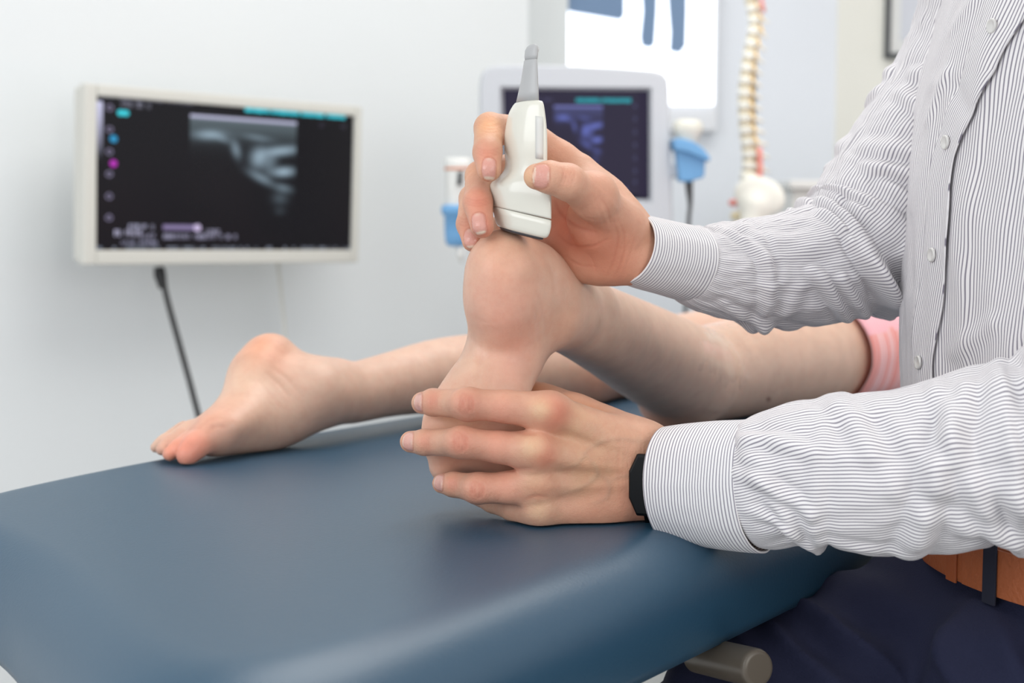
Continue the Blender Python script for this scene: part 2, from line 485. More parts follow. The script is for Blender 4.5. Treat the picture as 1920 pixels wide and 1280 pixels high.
def nails(V, N, C, G, lst, rgb=(214, 158, 144), tip=(230, 212, 192)):
    "lst = (centre, along finger, outward, half width, half length)"
    for c, al, out, hw, hl in lst:
        al = nrm(al); out = np.asarray(out, float); out = nrm(out-al*(out@al)); sd = np.cross(al, out)
        q = V-c; x = q@sd/hw; y = q@al/hl; z = q@out
        e = (np.abs(x)**3+np.abs(y)**3)**(1/3.0)
        near = (np.abs(z) < hl*1.5) & (N@out > 0.1)
        w = np.clip((1.04-e)/0.1, 0, 1)*near
        ring = np.exp(-((e-1.06)/0.09)**2)*near
        V += out*(w*0.0003-ring*0.00045)[:, None]
        cc = np.array(lin(rgb)); ct = np.array(lin(tip))
        tipw = np.clip((y-0.72)/0.12, 0, 1)[:, None]
        lun = np.clip(1-np.sqrt((x/0.6)**2+((y+0.95)/0.4)**2), 0, 1)[:, None]*0.5
        colr = cc*(1-tipw)+ct*tipw; colr = colr*(1-lun)+ct*lun
        C[:] = C*(1-w[:, None])+w[:, None]*colr
        rr = (ring*0.45)[:, None]; C[:] = C*(1-rr)+rr*np.array(lin((176, 96, 76)))
        G[:] = np.maximum(G, w*0.75)
    return V, C, G

def creases(V, N, lst):
    "lst = (centre, along, half width across, n, spacing, depth): skin folds over a joint"
    for c, al, rad, n, sp, dep in lst:
        al = nrm(al); q = V-c; y = q@al
        fall = np.exp(-(q**2).sum(1)/(rad*rad))
        d = np.zeros(len(V))
        for k in range(n):
            y0 = (k-(n-1)/2)*sp
            d += np.exp(-((y-y0)/(sp*0.22))**2)
        V -= N*(d*fall*dep)[:, None]
    return V

# ------------------------------------------------------------------ the room
mTL, mBL = W(154, 155, 2.60), W(151, 497, 2.60)
mTR, mBR = W(678, 201, 3.03), W(662, 491, 3.03)
mu = nrm(((mTR-mTL)+(mBR-mBL)))                       # along the wall monitor, to its right
mu_flat = nrm([mu[0], mu[1], 0])
wall_n = np.array([mu_flat[1], -mu_flat[0], 0])        # out of the left wall, into the room
mc = (mTL+mBL+mTR+mBR)/4
wp = mc-wall_n*0.20                                    # a point of the left wall
# left wall runs along mu_flat; corner where it shows at pixel column 990
r0 = (990-960)/FPX/0.9960
tt = (wp[0]-r0*wp[1])/(r0*mu_flat[1]-mu_flat[0])
cor = wp+mu_flat*tt; YB = 3.95; XR = (1560-960)/FPX*YB
def wall(name, a, b, z0, z1, mat, th=0.12, side=1):
    a = np.array([a[0], a[1], 0.0]); b = np.array([b[0], b[1], 0.0]); u = nrm(b-a); n = np.array([u[1], -u[0], 0])*side
    L = np.linalg.norm(b-a)
    o = MB().box((a+b)/2-n*th/2+np.array([0, 0, (z0+z1)/2]), (L/2, th/2, (z1-z0)/2), [u, n, [0, 0, 1]]).build(name, mat)
    return tag(o, None, None, kind='structure')
fl = MB().box((0.2, 1.2, -0.05), (3.2, 3.3, 0.05)).build('floor', M_floor); tag(fl, None, None, kind='structure')
ce = MB().box((0.2, 2.1, 2.65), (3.2, 2.4, 0.05)).build('ceiling', M_ceil); tag(ce, None, None, kind='structure')
wall('wall_left', wp-mu_flat*2.4, cor, 0, 2.6, M_wallL)
cor2 = np.array([(1040-960)/FPX*YB, YB])
wall('wall_back', (cor[0]-0.02, YB), (XR, YB), 0, 2.6, M_wallB)
wall('wall_right', (XR, YB), (XR+1.5, YB-1.5), 0, 2.6, M_wallR)
# projecting jamb between the left wall and the back wall
tj = MB().box(((cor[0]+cor2[0])/2+0.01, YB-0.06, 1.3), ((cor2[0]-cor[0])/2+0.02, 0.06, 1.3)).build('trim_1', plain('jamb_paint', (214, 217, 216), 0.6)); tag(tj, None, None, kind='structure')

# x-ray viewer on the back wall
def viewer():
    D = YB-0.06
    a = W(1037, 197, D); b = W(1337, 197, D)
    root = empty('xray_viewer', ((a[0]+b[0])/2, YB-0.03, a[2])); tag(root, 'large glowing white x-ray viewer on the back wall behind the machine', 'x-ray viewer')
    h = 0.78; cx = (a[0]+b[0])/2; hw = (b[0]-a[0])/2
    MB().box((cx, YB-0.032, a[2]+h/2-0.02), (hw+0.012, 0.027, h/2+0.05)).build('housing', plain('viewer_housing', (220, 222, 226), 0.5), root, bevel=0.006)
    MB().box((cx, YB-0.064, a[2]+h/2), (hw, 0.006, h/2)).build('light_panel', M_light, root)
    MB().box((cx, YB-0.07, a[2]+h-0.01), (hw, 0.012, 0.02)).build('film_clip_rail', M_steel, root, bevel=0.003)
    return root
viewer()
def film(pts, lab, D=YB-0.078, name='xray_film', mat=M_film):
    P = [W(x, y, D) for x, y in pts]; n = len(P)
    V = P+[p+np.array([0, 0.0012, 0]) for p in P]
    F = [tuple(range(n)), tuple(range(n, 2*n))[::-1]]+[(i, (i+1) % n, n+(i+1) % n, n+i)[::-1] for i in range(n)]
    o = mesh_obj(name, V, F, mat, smooth=False); mod(o, 'BEVEL', width=0.0003, segments=1)
    return tag(o, lab, 'x-ray film')
film([(1038, -180), (1170, -180), (1171, 28), (1164, 38), (1068, 22), (1056, 8), (1046, -30)], 'wide blue-grey x-ray film with cut corners on the viewer, left of the two narrow films')
film([(1192, -200), (1236, -200), (1232, 20), (1228, 82), (1221, 90), (1204, 87), (1200, 72), (1205, 20)], 'narrow x-ray film on the viewer between the wide film and the longest one')
film([(1240, -200), (1288, -200), (1288, 20), (1286, 86), (1275, 100), (1255, 96), (1257, 60), (1253, 10)], 'narrow blue-grey x-ray film hanging on the viewer, rightmost and reaching lowest')

# framed certificate on the right wall
def picture():
    u = nrm([1, -1, 0]); n = np.array([-u[1], u[0], 0]); n = n if n[1] < 0 else -n
    # centre on the wall
    def onwall(px):
        r = (px-960)/FPX/0.996; Y = (XR+YB)/(1+r); return r*Y, Y
    x0, y0 = onwall(1652); x1, y1 = onwall(1790)
    zb = W(1652, 112, y0)[2]
    c = np.array([(x0+x1)/2, (y0+y1)/2, zb+0.16])+n*0.012; hw = math.hypot(x1-x0, y1-y0)/2; hh = 0.16
    root = empty('picture_frame', c); tag(root, 'dark grey framed certificate with white mount on the cream right wall', 'picture frame')
    ax = [u, n, [0, 0, 1]]
    m = MB(); t = 0.007
    for s in (-1, 1):
        m.box(c+u*s*(hw-t), (t, 0.011, hh), ax); m.box(c+np.array([0, 0, s*(hh-t)]), (hw-t*2, 0.011, t), ax)
    m.build('frame', M_frame, root, bevel=0.002)
    MB().box(c-n*0.004, (hw-t, 0.003, hh-t), ax).build('mount', M_mat, root)
    MB().box(c+n*0.0005, (hw-0.045, 0.002, hh-0.045), ax).build('certificate', M_paper, root)
picture()

# ------------------------------------------------------------------ screens: the ultrasound picture and its interface
def us_draw(W_, H_, mode):
    y, x = np.mgrid[0:H_, 0:W_]; u = (x+0.5)/W_; v = (y+0.5)/H_
    I = np.zeros((H_, W_, 3)); rng = np.random.default_rng(3)
    I[:] = np.array(lin((24, 23, 26) if mode == 0 else (50, 46, 66)))
    def blob(cu, cv, su, sv, a, rgb, ang=0.0):
        dx = (u-cu); dy = (v-cv)*0.56; c, s = math.cos(ang), math.sin(ang)
        e = ((dx*c+dy*s)/su)**2+((-dx*s+dy*c)/(sv*0.56))**2
        w = np.exp(-e)*a*inside
        return w[..., None]*np.array(lin(rgb))
    if mode == 0: x0, x1, y0, y1 = 0.335, 0.755, 0.072, 0.90
    else: x0, x1, y0, y1 = 0.345, 0.685, 0.14, 0.86
    inside = ((u > x0) & (u < x1) & (v > y0)).astype(float)
    w, h = x1-x0, y1-y0
    g = (118, 136, 148) if mode == 0 else (84, 96, 168)
    X = lambda a: x0+w*a
    Y = lambda b: y0+h*b
    I += (inside*np.exp(-((v-y0)/(0.16*h))**2)*0.75)[..., None]*np.array(lin((92, 106, 112) if mode == 0 else (66, 74, 120)))
    for cu, cv, su, sv, a, an in ((0.18, 0.16, 0.13, 0.035, 1.1, -0.05), (0.30, 0.19, 0.07, 0.02, 0.5, 0.3), (0.42, 0.27, 0.035, 0.07, 0.8, -0.3),
                              (0.62, 0.16, 0.13, 0.02, 0.55, 0.1), (0.64, 0.33, 0.07, 0.08, 1.2, 0.3), (0.86, 0.26, 0.16, 0.035, 1.3, -0.15),
                              (0.88, 0.44, 0.10, 0.035, 1.5, -0.1), (0.66, 0.50, 0.12, 0.03, 0.8, 0.45), (0.88, 0.58, 0.08, 0.03, 0.6, 0.2),
                              (0.85, 0.67, 0.07, 0.05, 0.25, 0), (0.85, 0.78, 0.05, 0.03, 0.12, 0), (0.75, 0.36, 0.06, 0.1, 0.5, 0.2)):
        I += blob(X(cu), Y(cv), su*w, sv*h, a, g, an)
    I += (inside*np.exp(-((v-y0-0.012)/0.011)**2)*0.9)[..., None]*np.array(lin((176, 170, 200) if mode == 0 else (110, 112, 170)))
    def rect(a, b, c, d, rgb, al=1.0):
        m = ((u >= a) & (u <= b) & (v >= c) & (v <= d))[..., None]*al
        I[:] = I*(1-m)+m*np.array(lin(rgb))
    def disc(cu, cv, r, rgb, al=1.0, ring=False):
        d = np.sqrt((u-cu)**2+((v-cv)*0.56)**2)/r
        m = (((d < 1) & ((d > 0.55) if ring else True))[..., None]*al)
        I[:] = I*(1-m)+m*np.array(lin(rgb))
    def glyphs(a, b, c, d, rgb, al=0.9, step=0.011, gaps=0.2):
        t = a
        while t < b:
            if rng.random() > gaps:
                k = rng.random()
                rect(t, t+step*0.22, c, d, rgb, al)
                if k > 0.3: rect(t, t+step*0.72, c, c+(d-c)*0.25, rgb, al)
                if k > 0.5: rect(t, t+step*0.72, c+(d-c)*0.42, c+(d-c)*0.62, rgb, al)
                if k < 0.7: rect(t+step*0.5, t+step*0.72, c, d, rgb, al)
            t += step
    cy = (34, 176, 196)
    if mode == 0:
        m = ((u < 0.026) & (v > 0.035) & (v < 0.42))[..., None]; gr = np.clip(1-(v-0.035)/0.36, 0, 1)[..., None]
        I[:] = I*(1-m)+m*(gr*np.array(lin((196, 196, 224)))+(1-gr)*np.array(lin((30, 30, 34))))
        for a, b in ((0.545, 0.637), (0.648, 0.762), (0.775, 0.868), (0.882, 0.962)):
            rect(a, b, -0.01, 0.024, cy, 0.85); glyphs(a, b, -0.01, 0.030, (70, 224, 238), 0.9, 0.010, 0.05)
        glyphs(0.01, 0.34, -0.01, 0.012, (150, 150, 170), 0.5, 0.012, 0.25)
        glyphs(0.09, 0.24, 0.022, 0.058, (160, 160, 180), 0.5, 0.013, 0.35)
        disc(0.087, 0.098, 0.011, (60, 200, 214)); disc(0.105, 0.098, 0.011, (60, 200, 214))
        disc(0.064, 0.27, 0.013, (46, 140, 186)); disc(0.064, 0.43, 0.013, (170, 50, 170))
        for k in (0.07, 0.21, 0.355, 0.50, 0.645, 0.785): disc(0.05, k, 0.012, (128, 122, 148), 0.85, True)
        disc(0.86, 0.082, 0.009, (70, 66, 84), 0.7, True); disc(0.955, 0.082, 0.009, (70, 66, 84), 0.7, True)
        rect(0.24, 0.365, 0.825, 0.862, (130, 118, 156), 0.9); disc(0.368, 0.845, 0.014, (190, 176, 210))
        glyphs(0.12, 0.21, 0.825, 0.86, (170, 170, 196), 0.8, 0.013, 0.1)
        glyphs(0.07, 0.16, 0.865, 0.905, (180, 178, 204), 0.8, 0.012, 0.15)
        glyphs(0.16, 0.52, 0.89, 0.925, (160, 158, 184), 0.7, 0.014, 0.35)
        glyphs(0.40, 0.45, 0.855, 0.90, (170, 168, 194), 0.7, 0.014, 0.2)
        glyphs(0.08, 0.22, 0.935, 0.968, (150, 150, 176), 0.7, 0.013, 0.25)
        glyphs(0.005, 0.99, 0.975, 0.999, (150, 158, 176), 0.55, 0.012, 0.35)
    else:
        glyphs(0.50, 0.88, 0.075, 0.115, (60, 206, 220), 0.9, 0.016, 0.05); rect(0.505, 0.69, 0.08, 0.11, (40, 170, 184), 0.5); rect(0.71, 0.875, 0.08, 0.11, (40, 170, 184), 0.5)
        glyphs(0.10, 0.34, 0.078, 0.105, (110, 110, 150), 0.5, 0.016, 0.3)
        for k in (0.14, 0.26, 0.38, 0.50, 0.62, 0.74, 0.84): disc(0.905, k, 0.010, (96, 100, 140), 0.8, True)
        glyphs(0.10, 0.90, 0.90, 0.935, (110, 118, 176), 0.8, 0.018, 0.35)
        rect(0, 1, 0.955, 1.0, (24, 24, 40), 0.9)
        rect(0, 0.02, 0, 1, (40, 36, 60)); rect(0.93, 1, 0, 1, (44, 38, 62), 0.8)
    return I
def screen_mesh(name, O, U, Vv, nu, nv, mode, parent, mat):
    "O = top left corner, U and Vv = the two edges"
    I = us_draw(nu, nv, mode)
    g = np.array([[O+U*(i/(nu-1))+Vv*(j/(nv-1)) for i in range(nu)] for j in range(nv)]).reshape(-1, 3)
    F = [(j*nu+i, (j+1)*nu+i, (j+1)*nu+i+1, j*nu+i+1) for j in range(nv-1) for i in range(nu-1)]
    return mesh_obj(name, g, F, mat, parent, smooth=False, col=I.reshape(-1, 3))

# wall monitor
def wall_monitor():
    u = mu; v0 = (mTL-mBL)+(mTR-mBR); v = nrm(v0-u*(v0@u)); n = np.cross(u, v); n = n if n@wall_n > 0 else -n
    w = 0.5*(np.linalg.norm(mTR-mTL)+np.linalg.norm(mBR-mBL)); h = 0.5*(np.linalg.norm(mTL-mBL)+np.linalg.norm(mTR-mBR))
    root = empty('wall_monitor', mc); tag(root, 'white-framed flat monitor on the left wall showing an ultrasound image', 'monitor')
    ax = [u, v, n]
    bl, br, bt, bb = w*0.040, w*0.027, h*0.065, h*0.082
    m = MB(); z = 0.012
    m.box(mc-u*(w/2-bl/2), (bl/2, h/2, z), ax); m.box(mc+u*(w/2-br/2), (br/2, h/2, z), ax)
    m.box(mc+v*(h/2-bt/2)+u*(bl-br)/2, (w/2-(bl+br)/2, bt/2, z), ax); m.box(mc-v*(h/2-bb/2)+u*(bl-br)/2, (w/2-(bl+br)/2, bb/2, z), ax)
    m.build('bezel', M_bezel, root, bevel=0.004)
    MB().box(mc-n*0.024, (w/2-0.004, h/2-0.004, 0.018), ax).build('rear_housing', M_bezel, root, bevel=0.008)
    O = mc-u*(w/2-bl)+v*(h/2-bt)+n*0.003
    screen_mesh('screen', O, u*(w-bl-br), -v*(h-bt-bb), 420, 236, 0, root, vcol_emit('monitor_screen', 1.1, 0.25))
    a = mc-n*0.04; b = np.array([a[0], a[1], a[2]]); b = b-wall_n*((b-wp)@wall_n)
    MB().tube([a, (a+b)/2+np.array([0, 0, -0.02]), b], 0.02, 14).build('wall_arm', M_white, root, smooth=True)
    MB().box(b+wall_n*0.008, (0.05, 0.07, 0.008), [mu_flat, [0, 0, 1], wall_n]).build('wall_plate', M_white, root, bevel=0.002)
    MB().box(mc-u*w*0.30-v*(h/2-0.06)-n*0.055, (0.06, 0.03, 0.014), ax).build('socket_block', M_black, root, bevel=0.003)
wall_monitor()
def cab(name, pxs, r, mat, lab, plug=None):
    P, _ = catmull([list(W(*p)) for p in pxs], 40)
    root = empty(name, P[-1]); tag(root, lab, 'cable')
    MB().tube(P, r, 10).build('cord', mat, root, smooth=True)
    if plug: MB().tube([W(*q) for q in plug[0]], plug[1], 12).build('plug', mat, root, bevel=0.002)
cab('power_cable', [(303, 505, 2.74), (312, 555, 2.73), (335, 640, 2.72), (362, 740, 2.70), (385, 840, 2.68), (400, 1000, 2.6)], 0.0056, M_black,
    'black cable hanging from the underside of the wall monitor', ([(298, 500, 2.74), (300, 515, 2.74), (306, 540, 2.735)], [0.010, 0.012, 0.0085]))
cab('signal_cable', [(521, 492, 3.02), (526, 540, 3.02), (533, 610, 3.02), (540, 700, 3.0), (545, 900, 2.9)], 0.0035, M_bezel, 'thin pale cable hanging from the right half of the wall monitor')

# ------------------------------------------------------------------ ultrasound machine
def machine():
    D = 2.75
    a = W(900, 125, D); b = W(1257, 560, D)
    cx = (a[0]+b[0])/2; hw = (b[0]-a[0])/2
    root = empty('ultrasound_machine', (cx, D+0.25, 0)); tag(root, 'pale grey ultrasound cart with dark screen standing behind the table', 'ultrasound machine')
    Dz = D
    # display head: rounded front outline, given depth
    out = [(902, 470), (899, 300), (899, 160), (903, 138), (912, 128), (930, 123), (1000, 122), (1080, 123), (1160, 127), (1225, 132), (1243, 137), (1252, 148), (1254, 165), (1258, 300), (1262, 440), (1262, 470)]
    P = [W(x, y, Dz) for x, y in out]; n = len(P); dep = np.array([0, 0.07, 0])
    cen = sum(P)/n
    P2 = [cen+(p-cen)*0.985+np.array([0, -0.012, 0]) for p in P]
    P3 = [p+dep for p in P]; P4 = [cen+(p-cen)*0.9+dep*1.6 for p in P]
    # ring face with an opening for the screen
    sc = [(944, 168), (1216, 170), (1217, 374), (946, 371)]
    Q = [W(x, y, Dz+0.012) for x, y in sc]
    f = MB()
    V = P2+P+P3+P4; F = []
    for r in range(3):
        for i in range(n): F.append((r*n+i, r*n+(i+1) % n, (r+1)*n+(i+1) % n, (r+1)*n+i))
    F.append(tuple(range(3*n, 4*n)))
    f.add(V, F)
    # front face strips around the screen
    bm = [W(x, y, Dz-0.012) for x, y in [(934, 158), (1226, 160), (1227, 384), (936, 381)]]
    A = P2; idx = {'tl': 3, 'tr': 11}
    k0 = len(f.V); f.V += [tuple(p) for p in bm]+[tuple(q) for q in Q]
    off = 0
    # outer ring split: left, top, right, bottom chains
    ch = {'left': [0, 1, 2, 3, 4], 'top': [4, 5, 6, 7, 8, 9, 10], 'right': [10, 11, 12, 13, 14, 15], 'bottom': [15, 0]}
    f.F.append(tuple([k0+0]+ch['left'][::-1]+[k0+3])); f.F.append(tuple([k0+1]+ch['top'][::-1]+[k0+0]))
    f.F.append(tuple([k0+2]+ch['right'][::-1]+[k0+1])); f.F.append(tuple([k0+3]+ch['bottom'][::-1]+[k0+2]))
    for i in range(4): f.F.append((k0+i, k0+(i+1) % 4, k0+4+(i+1) % 4, k0+4+i))
    o = f.build('display_housing', M_machine, root)
    mod(o, 'BEVEL', width=0.004, segments=3, limit_method='ANGLE', angle_limit=0.5)
    O = Q[0]; screen_mesh('screen', O, Q[1]-Q[0], Q[3]-Q[0], 300, 226, 1, root, vcol_emit('machine_screen', 0.85, 0.3))
    zt = W(1080, 470, D)[2]
    MB().box((cx, D+0.10, zt-0.10), (0.05, 0.035, 0.14)).build('display_neck', M_machine, root, bevel=0.01)
    MB().box((cx, D+0.10, zt-0.24), (0.22, 0.20, 0.03)).build('control_console', M_machine, root, bevel=0.015)
    MB().box((cx, D+0.03, zt-0.207), (0.17, 0.07, 0.005)).build('keypad', M_dkgrey, root, bevel=0.003)
    MB().box((cx, D+0.18, (zt-0.27)/2+0.07), (0.17, 0.17, (zt-0.27)/2-0.07)).build('cart_body', M_machine, root, bevel=0.02)
    MB().box((cx, D+0.15, 0.10), (0.22, 0.26, 0.03)).build('cart_base', M_machine, root, bevel=0.015)
    for sx in (-1, 1):
        for sy in (-1, 1):
            MB().lathe((cx+sx*0.19, D+0.15+sy*0.22, 0.035), [(0.012, -0.014), (0.034, -0.012), (0.035, 0), (0.034, 0.012), (0.012, 0.014)], 20, [[0, 1, 0], [0, 0, 1], [1, 0, 0]]).build('caster', M_dkgrey, root, smooth=True)
    # side panel and holder on the right
    q = W(1322, 400, D+0.12)
    # holders with cups
    c = W(1293, 300, D-0.02)
    MB().box((c[0]-0.035, D+0.04, c[2]-0.02), (0.02, 0.05, 0.012)).build('holder_bracket', M_machine, root, bevel=0.003)
    return root
machine()
def loft_px(sections, Dfun=None, n=36):
    pass
def cup(name, secs, D, tdepth, mat, lab, cat, exp=2.6, n=32, extra=None):
    "solid with horizontal sections: (y pixel, x left, x right, depth half)"
    V = []; m = len(secs)
    for (y, xl, xr, t) in secs:
        c = W((xl+xr)/2, y, D); a = (xr-xl)/2*D/FPX
        for k in range(n):
            q = 2*math.pi*k/n; cs, sn = math.cos(q), math.sin(q)
            V.append(c+np.array([a*math.copysign(abs(cs)**(2/exp), cs), t*math.copysign(abs(sn)**(2/exp), sn), 0]))
    F = [(i*n+k, i*n+(k+1) % n, (i+1)*n+(k+1) % n, (i+1)*n+k) for i in range(m-1) for k in range(n)]
    F += [tuple(range(n))[::-1], tuple((m-1)*n+k for k in range(n))]
    return V, F
def holder_right():
    D = 2.72
    root = empty('probe_holder', W(1294, 340, D)); tag(root, 'blue plastic probe holder on the right side of the ultrasound machine', 'probe holder')
    V = []; F = []; n = 4
    # slanted flange
    def slab(pts, d0, d1, nm, mat):
        P = [W(x, y, d0) for x, y in pts]; Q = [W(x, y, d0)+np.array([0, d1, 0]) for x, y in pts]; k = len(P)
        o = mesh_obj(nm, P+Q, [tuple(range(k)), tuple(range(k, 2*k))[::-1]]+[(i, k+i, k+(i+1) % k, (i+1) % k) for i in range(k)], mat, root, smooth=True)
        mod(o, 'BEVEL', width=0.004, segments=3, limit_method='ANGLE', angle_limit=0.6); mod(o, 'WEIGHTED_NORMAL'); return o
    slab([(1262, 260), (1278, 259), (1300, 265), (1318, 277), (1333, 296), (1330, 303), (1310, 294), (1288, 285), (1266, 281)], D-0.02, 0.07, 'flange', M_blue)
    slab([(1268, 280), (1290, 284), (1323, 298), (1321, 332), (1293, 341), (1274, 340)], D-0.005, 0.045, 'cup', M_blue)
    # probe resting in it
    pr = empty('spare_probe', W(1292, 262, D)); tag(pr, 'cream ultrasound probe resting head up in the blue holder right of the machine', 'ultrasound probe')
    V, F = cup('', [(224, 1270, 1306, 0.014), (228, 1264, 1314, 0.02), (238, 1262, 1318, 0.022), (248, 1264, 1316, 0.022), (256, 1270, 1310, 0.018), (300, 1278, 1306, 0.014)], D+0.02, 0, None, '', '')
    mesh_obj('probe_head', V, F, M_probe, pr)
    P, _ = catmull([list(W(1291, 335, D+0.02))+[0.0085], list(W(1293, 365, D+0.02))+[0.0065], list(W(1294, 385, D+0.02))+[0.0045], list(W(1291, 420, D+0.02))+[0.0042], list(W(1288, 520, D+0.03))+[0.0042], list(W(1280, 700, D+0.05))+[0.0042]], 30)
    MB().tube(P[:, :3], list(P[:, 3]), 12).build('cable', M_dkgrey, pr, smooth=True)
holder_right()
def holder_left():
    D = 2.55
    root = empty('probe_holder', W(853, 430, D)); tag(root, 'blue plastic holder at the left side of the ultrasound machine', 'probe holder')
    V, F = cup('', [(384, 830, 876, 0.022), (392, 827, 877, 0.024), (402, 829, 876, 0.023), (404, 833, 874, 0.02), (440, 834, 874, 0.019), (456, 836, 873, 0.017), (461, 842, 868, 0.012)], D, 0, None, '', '', 3.2)
    mesh_obj('holder_cup', V, F, M_blue, root)
    a = W(870, 430, D); b = W(905, 430, D+0.15)
    MB().tube([a, (a+b)/2, b], 0.010, 12).build('holder_arm', M_machine, root, smooth=True)
    pr = empty('pencil_probe', W(853, 384, D)); tag(pr, 'white cylindrical probe with orange ring standing in the blue holder left of the machine', 'ultrasound probe')
    V, F = cup('', [(296, 838, 880, 0.018), (300, 835, 884, 0.0215), (310, 834, 885, 0.022), (385, 836, 874, 0.018), (420, 838, 870, 0.015)], D, 0, None, '', '', 2)
    mesh_obj('probe_body', V, F, M_white, pr)
    V, F = cup('', [(314, 833.6, 885.4, 0.0224), (319, 833.8, 885.2, 0.0224)], D, 0, None, '', '', 2); mesh_obj('orange_ring', V, F, plain('orange_ring_paint', (214, 140, 104), 0.5), pr)
    V, F = cup('', [(322, 858, 868, 0.003), (347, 857, 866, 0.003)], D-0.0215, 0, None, '', '', 5); mesh_obj('probe_mark', V, F, M_dkgrey, pr)
    V, F = cup('', [(455, 852, 872, 0.009), (478, 856, 870, 0.006), (492, 861, 867, 0.002)], D, 0, None, '', '', 2); mesh_obj('probe_nozzle', V, F, M_white, pr)
holder_left()

# ------------------------------------------------------------------ spine model on a stand, right of the machine
def spine():
    D = 3.0
    path = [(1398, -160), (1404, -60), (1412, 0), (1421, 40), (1416, 80), (1407, 130), (1403, 180), (1405, 230), (1412, 280), (1414, 315), (1407, 345)]
    P, q = catmull([list(W(x, y, D)) for x, y in path], 23)
    root = empty('spine_model', (P[-1][0], D, 0)); tag(root, 'full size anatomical spine and pelvis model hanging on a stand before the back wall', 'spine model')
    proto = None
    for i in range(22):
        c = (P[i]+P[i+1])/2; t = nrm(P[i+1]-P[i]); s = 0.55+0.45*i/21
        sd = np.cross(t, [0, 1, 0]); ax = [nrm(sd), nrm(np.cross(sd, t)), t]
        m = MB(); hgt = np.linalg.norm(P[i+1]-P[i])*0.36
        m.lathe(c-ax[0]*0.010*s, [(0.010*s, -hgt), (0.017*s, -hgt*0.9), (0.0145*s, 0), (0.017*s, hgt*0.9), (0.010*s, hgt)], 18, ax)
        # spinous process to the right, transverse processes to front and rear
        m.tube([c+ax[0]*0.0*s, c+ax[0]*0.018*s+t*0.004, c+ax[0]*0.032*s+t*0.012*s], [0.007*s, 0.005*s, 0.0035*s], 8)
        m.tube([c+ax[1]*0.030*s, c, c-ax[1]*0.030*s], [0.003*s, 0.006*s, 0.003*s], 8)
        m.build('vertebra', M_bone, root, smooth=True)
        if i < 21:
            d = MB(); d.lathe(P[i+1]-ax[0]*0.010*s, [(0.008*s, -hgt*0.35), (0.0155*s, -hgt*0.25), (0.0155*s, hgt*0.25), (0.008*s, hgt*0.35)], 16, ax); d.build('disc', M_disc, root, smooth=True)
            for sg in (-1, 1):
                nn = MB(); e = P[i+1]+ax[0]*0.006*s
                nn.tube([e, e+ax[1]*sg*0.016*s+t*0.006, e+ax[1]*sg*0.026*s+t*0.018+ax[0]*0.002], [0.0042*s, 0.0036*s, 0.0028*s], 7)
                nn.build('nerve_root', M_nerve, root, smooth=True)
    art, _ = catmull([list(P[k]+np.array([0.012, -0.016, 0])) for k in (0, 4, 8)], 12); MB().tube(art, 0.004, 8).build('artery', M_red, root, smooth=True)
    art, _ = catmull([list(P[k]+np.array([0.010, -0.02, 0])) for k in (19, 21, 22)], 8); MB().tube(art, 0.006, 8).build('disc_prolapse', M_red, root, smooth=True)
    # sacrum and pelvis as one blended bone
    b = P[-1]; mdl = []
    def w(x, y, d=D): return W(x, y, d)
    def bone(parts, nm):
        V, F = polygonize([(0.01, parts)], w(1340, 460, D-0.12), w(1500, 300, D+0.12)+0.02, 0.0035)
        return mesh_obj(nm, V, F, M_bone, root)
    bone([(0.01, p_flat(w(1408, 340), w(1392, 395, D+0.0), 0.034, 0.02, 0.012, 0.010, [0, 1, 0]))], 'sacrum')
    for sg in (-1, 1):
        a = D+sg*0.055
        L_ = [(0.012, p_ell(w(1424, 368, a), (0.054, 0.012, 0.040), [nrm([1, sg*0.35, -0.3]), nrm([-0.35*sg, 1, 0]), nrm([0.3, 0, 1])])),
              (0.02, p_cone(w(1416, 385, a), w(1408, 420, a), 0.022, 0.018)),
              (0.015, p_cone(w(1408, 420, a), w(1385, 428, D+sg*0.02), 0.014, 0.010)),
              (0.015, p_cone(w(1412, 425, a), w(1432, 452, D+sg*0.045), 0.014, 0.013))]
        bone(L_, 'hip_bone')
    MB().lathe(w(1382, 405), [(0.005, -0.01), (0.014, -0.006), (0.014, 0.006), (0.005, 0.01)], 16).build('pubic_disc', M_disc, root, smooth=True)
    MB().lathe(w(1376, 380), [(0.003, -0.008), (0.011, -0.004), (0.011, 0.004), (0.003, 0.008)], 16).build('red_marker', M_red, root, smooth=True)
    pole = b+np.array([0.01, 0.03, 0])
    MB().tube([(pole[0], pole[1], 0.02), (pole[0], pole[1], 1.0), (pole[0]-0.0, pole[1]+0.02, P[0][2]+0.1), (P[0][0]+0.01, D+0.0, P[0][2]+0.12), (P[0][0], D, P[0][2])], 0.006, 10).build('stand_pole', M_steel, root, smooth=True)
    MB().lathe((pole[0], pole[1], 0), [(0.15, 0), (0.15, 0.012), (0.13, 0.02), (0.01, 0.024)], 32).build('stand_base', M_white, root, smooth=False, bevel=0.002)
spine()
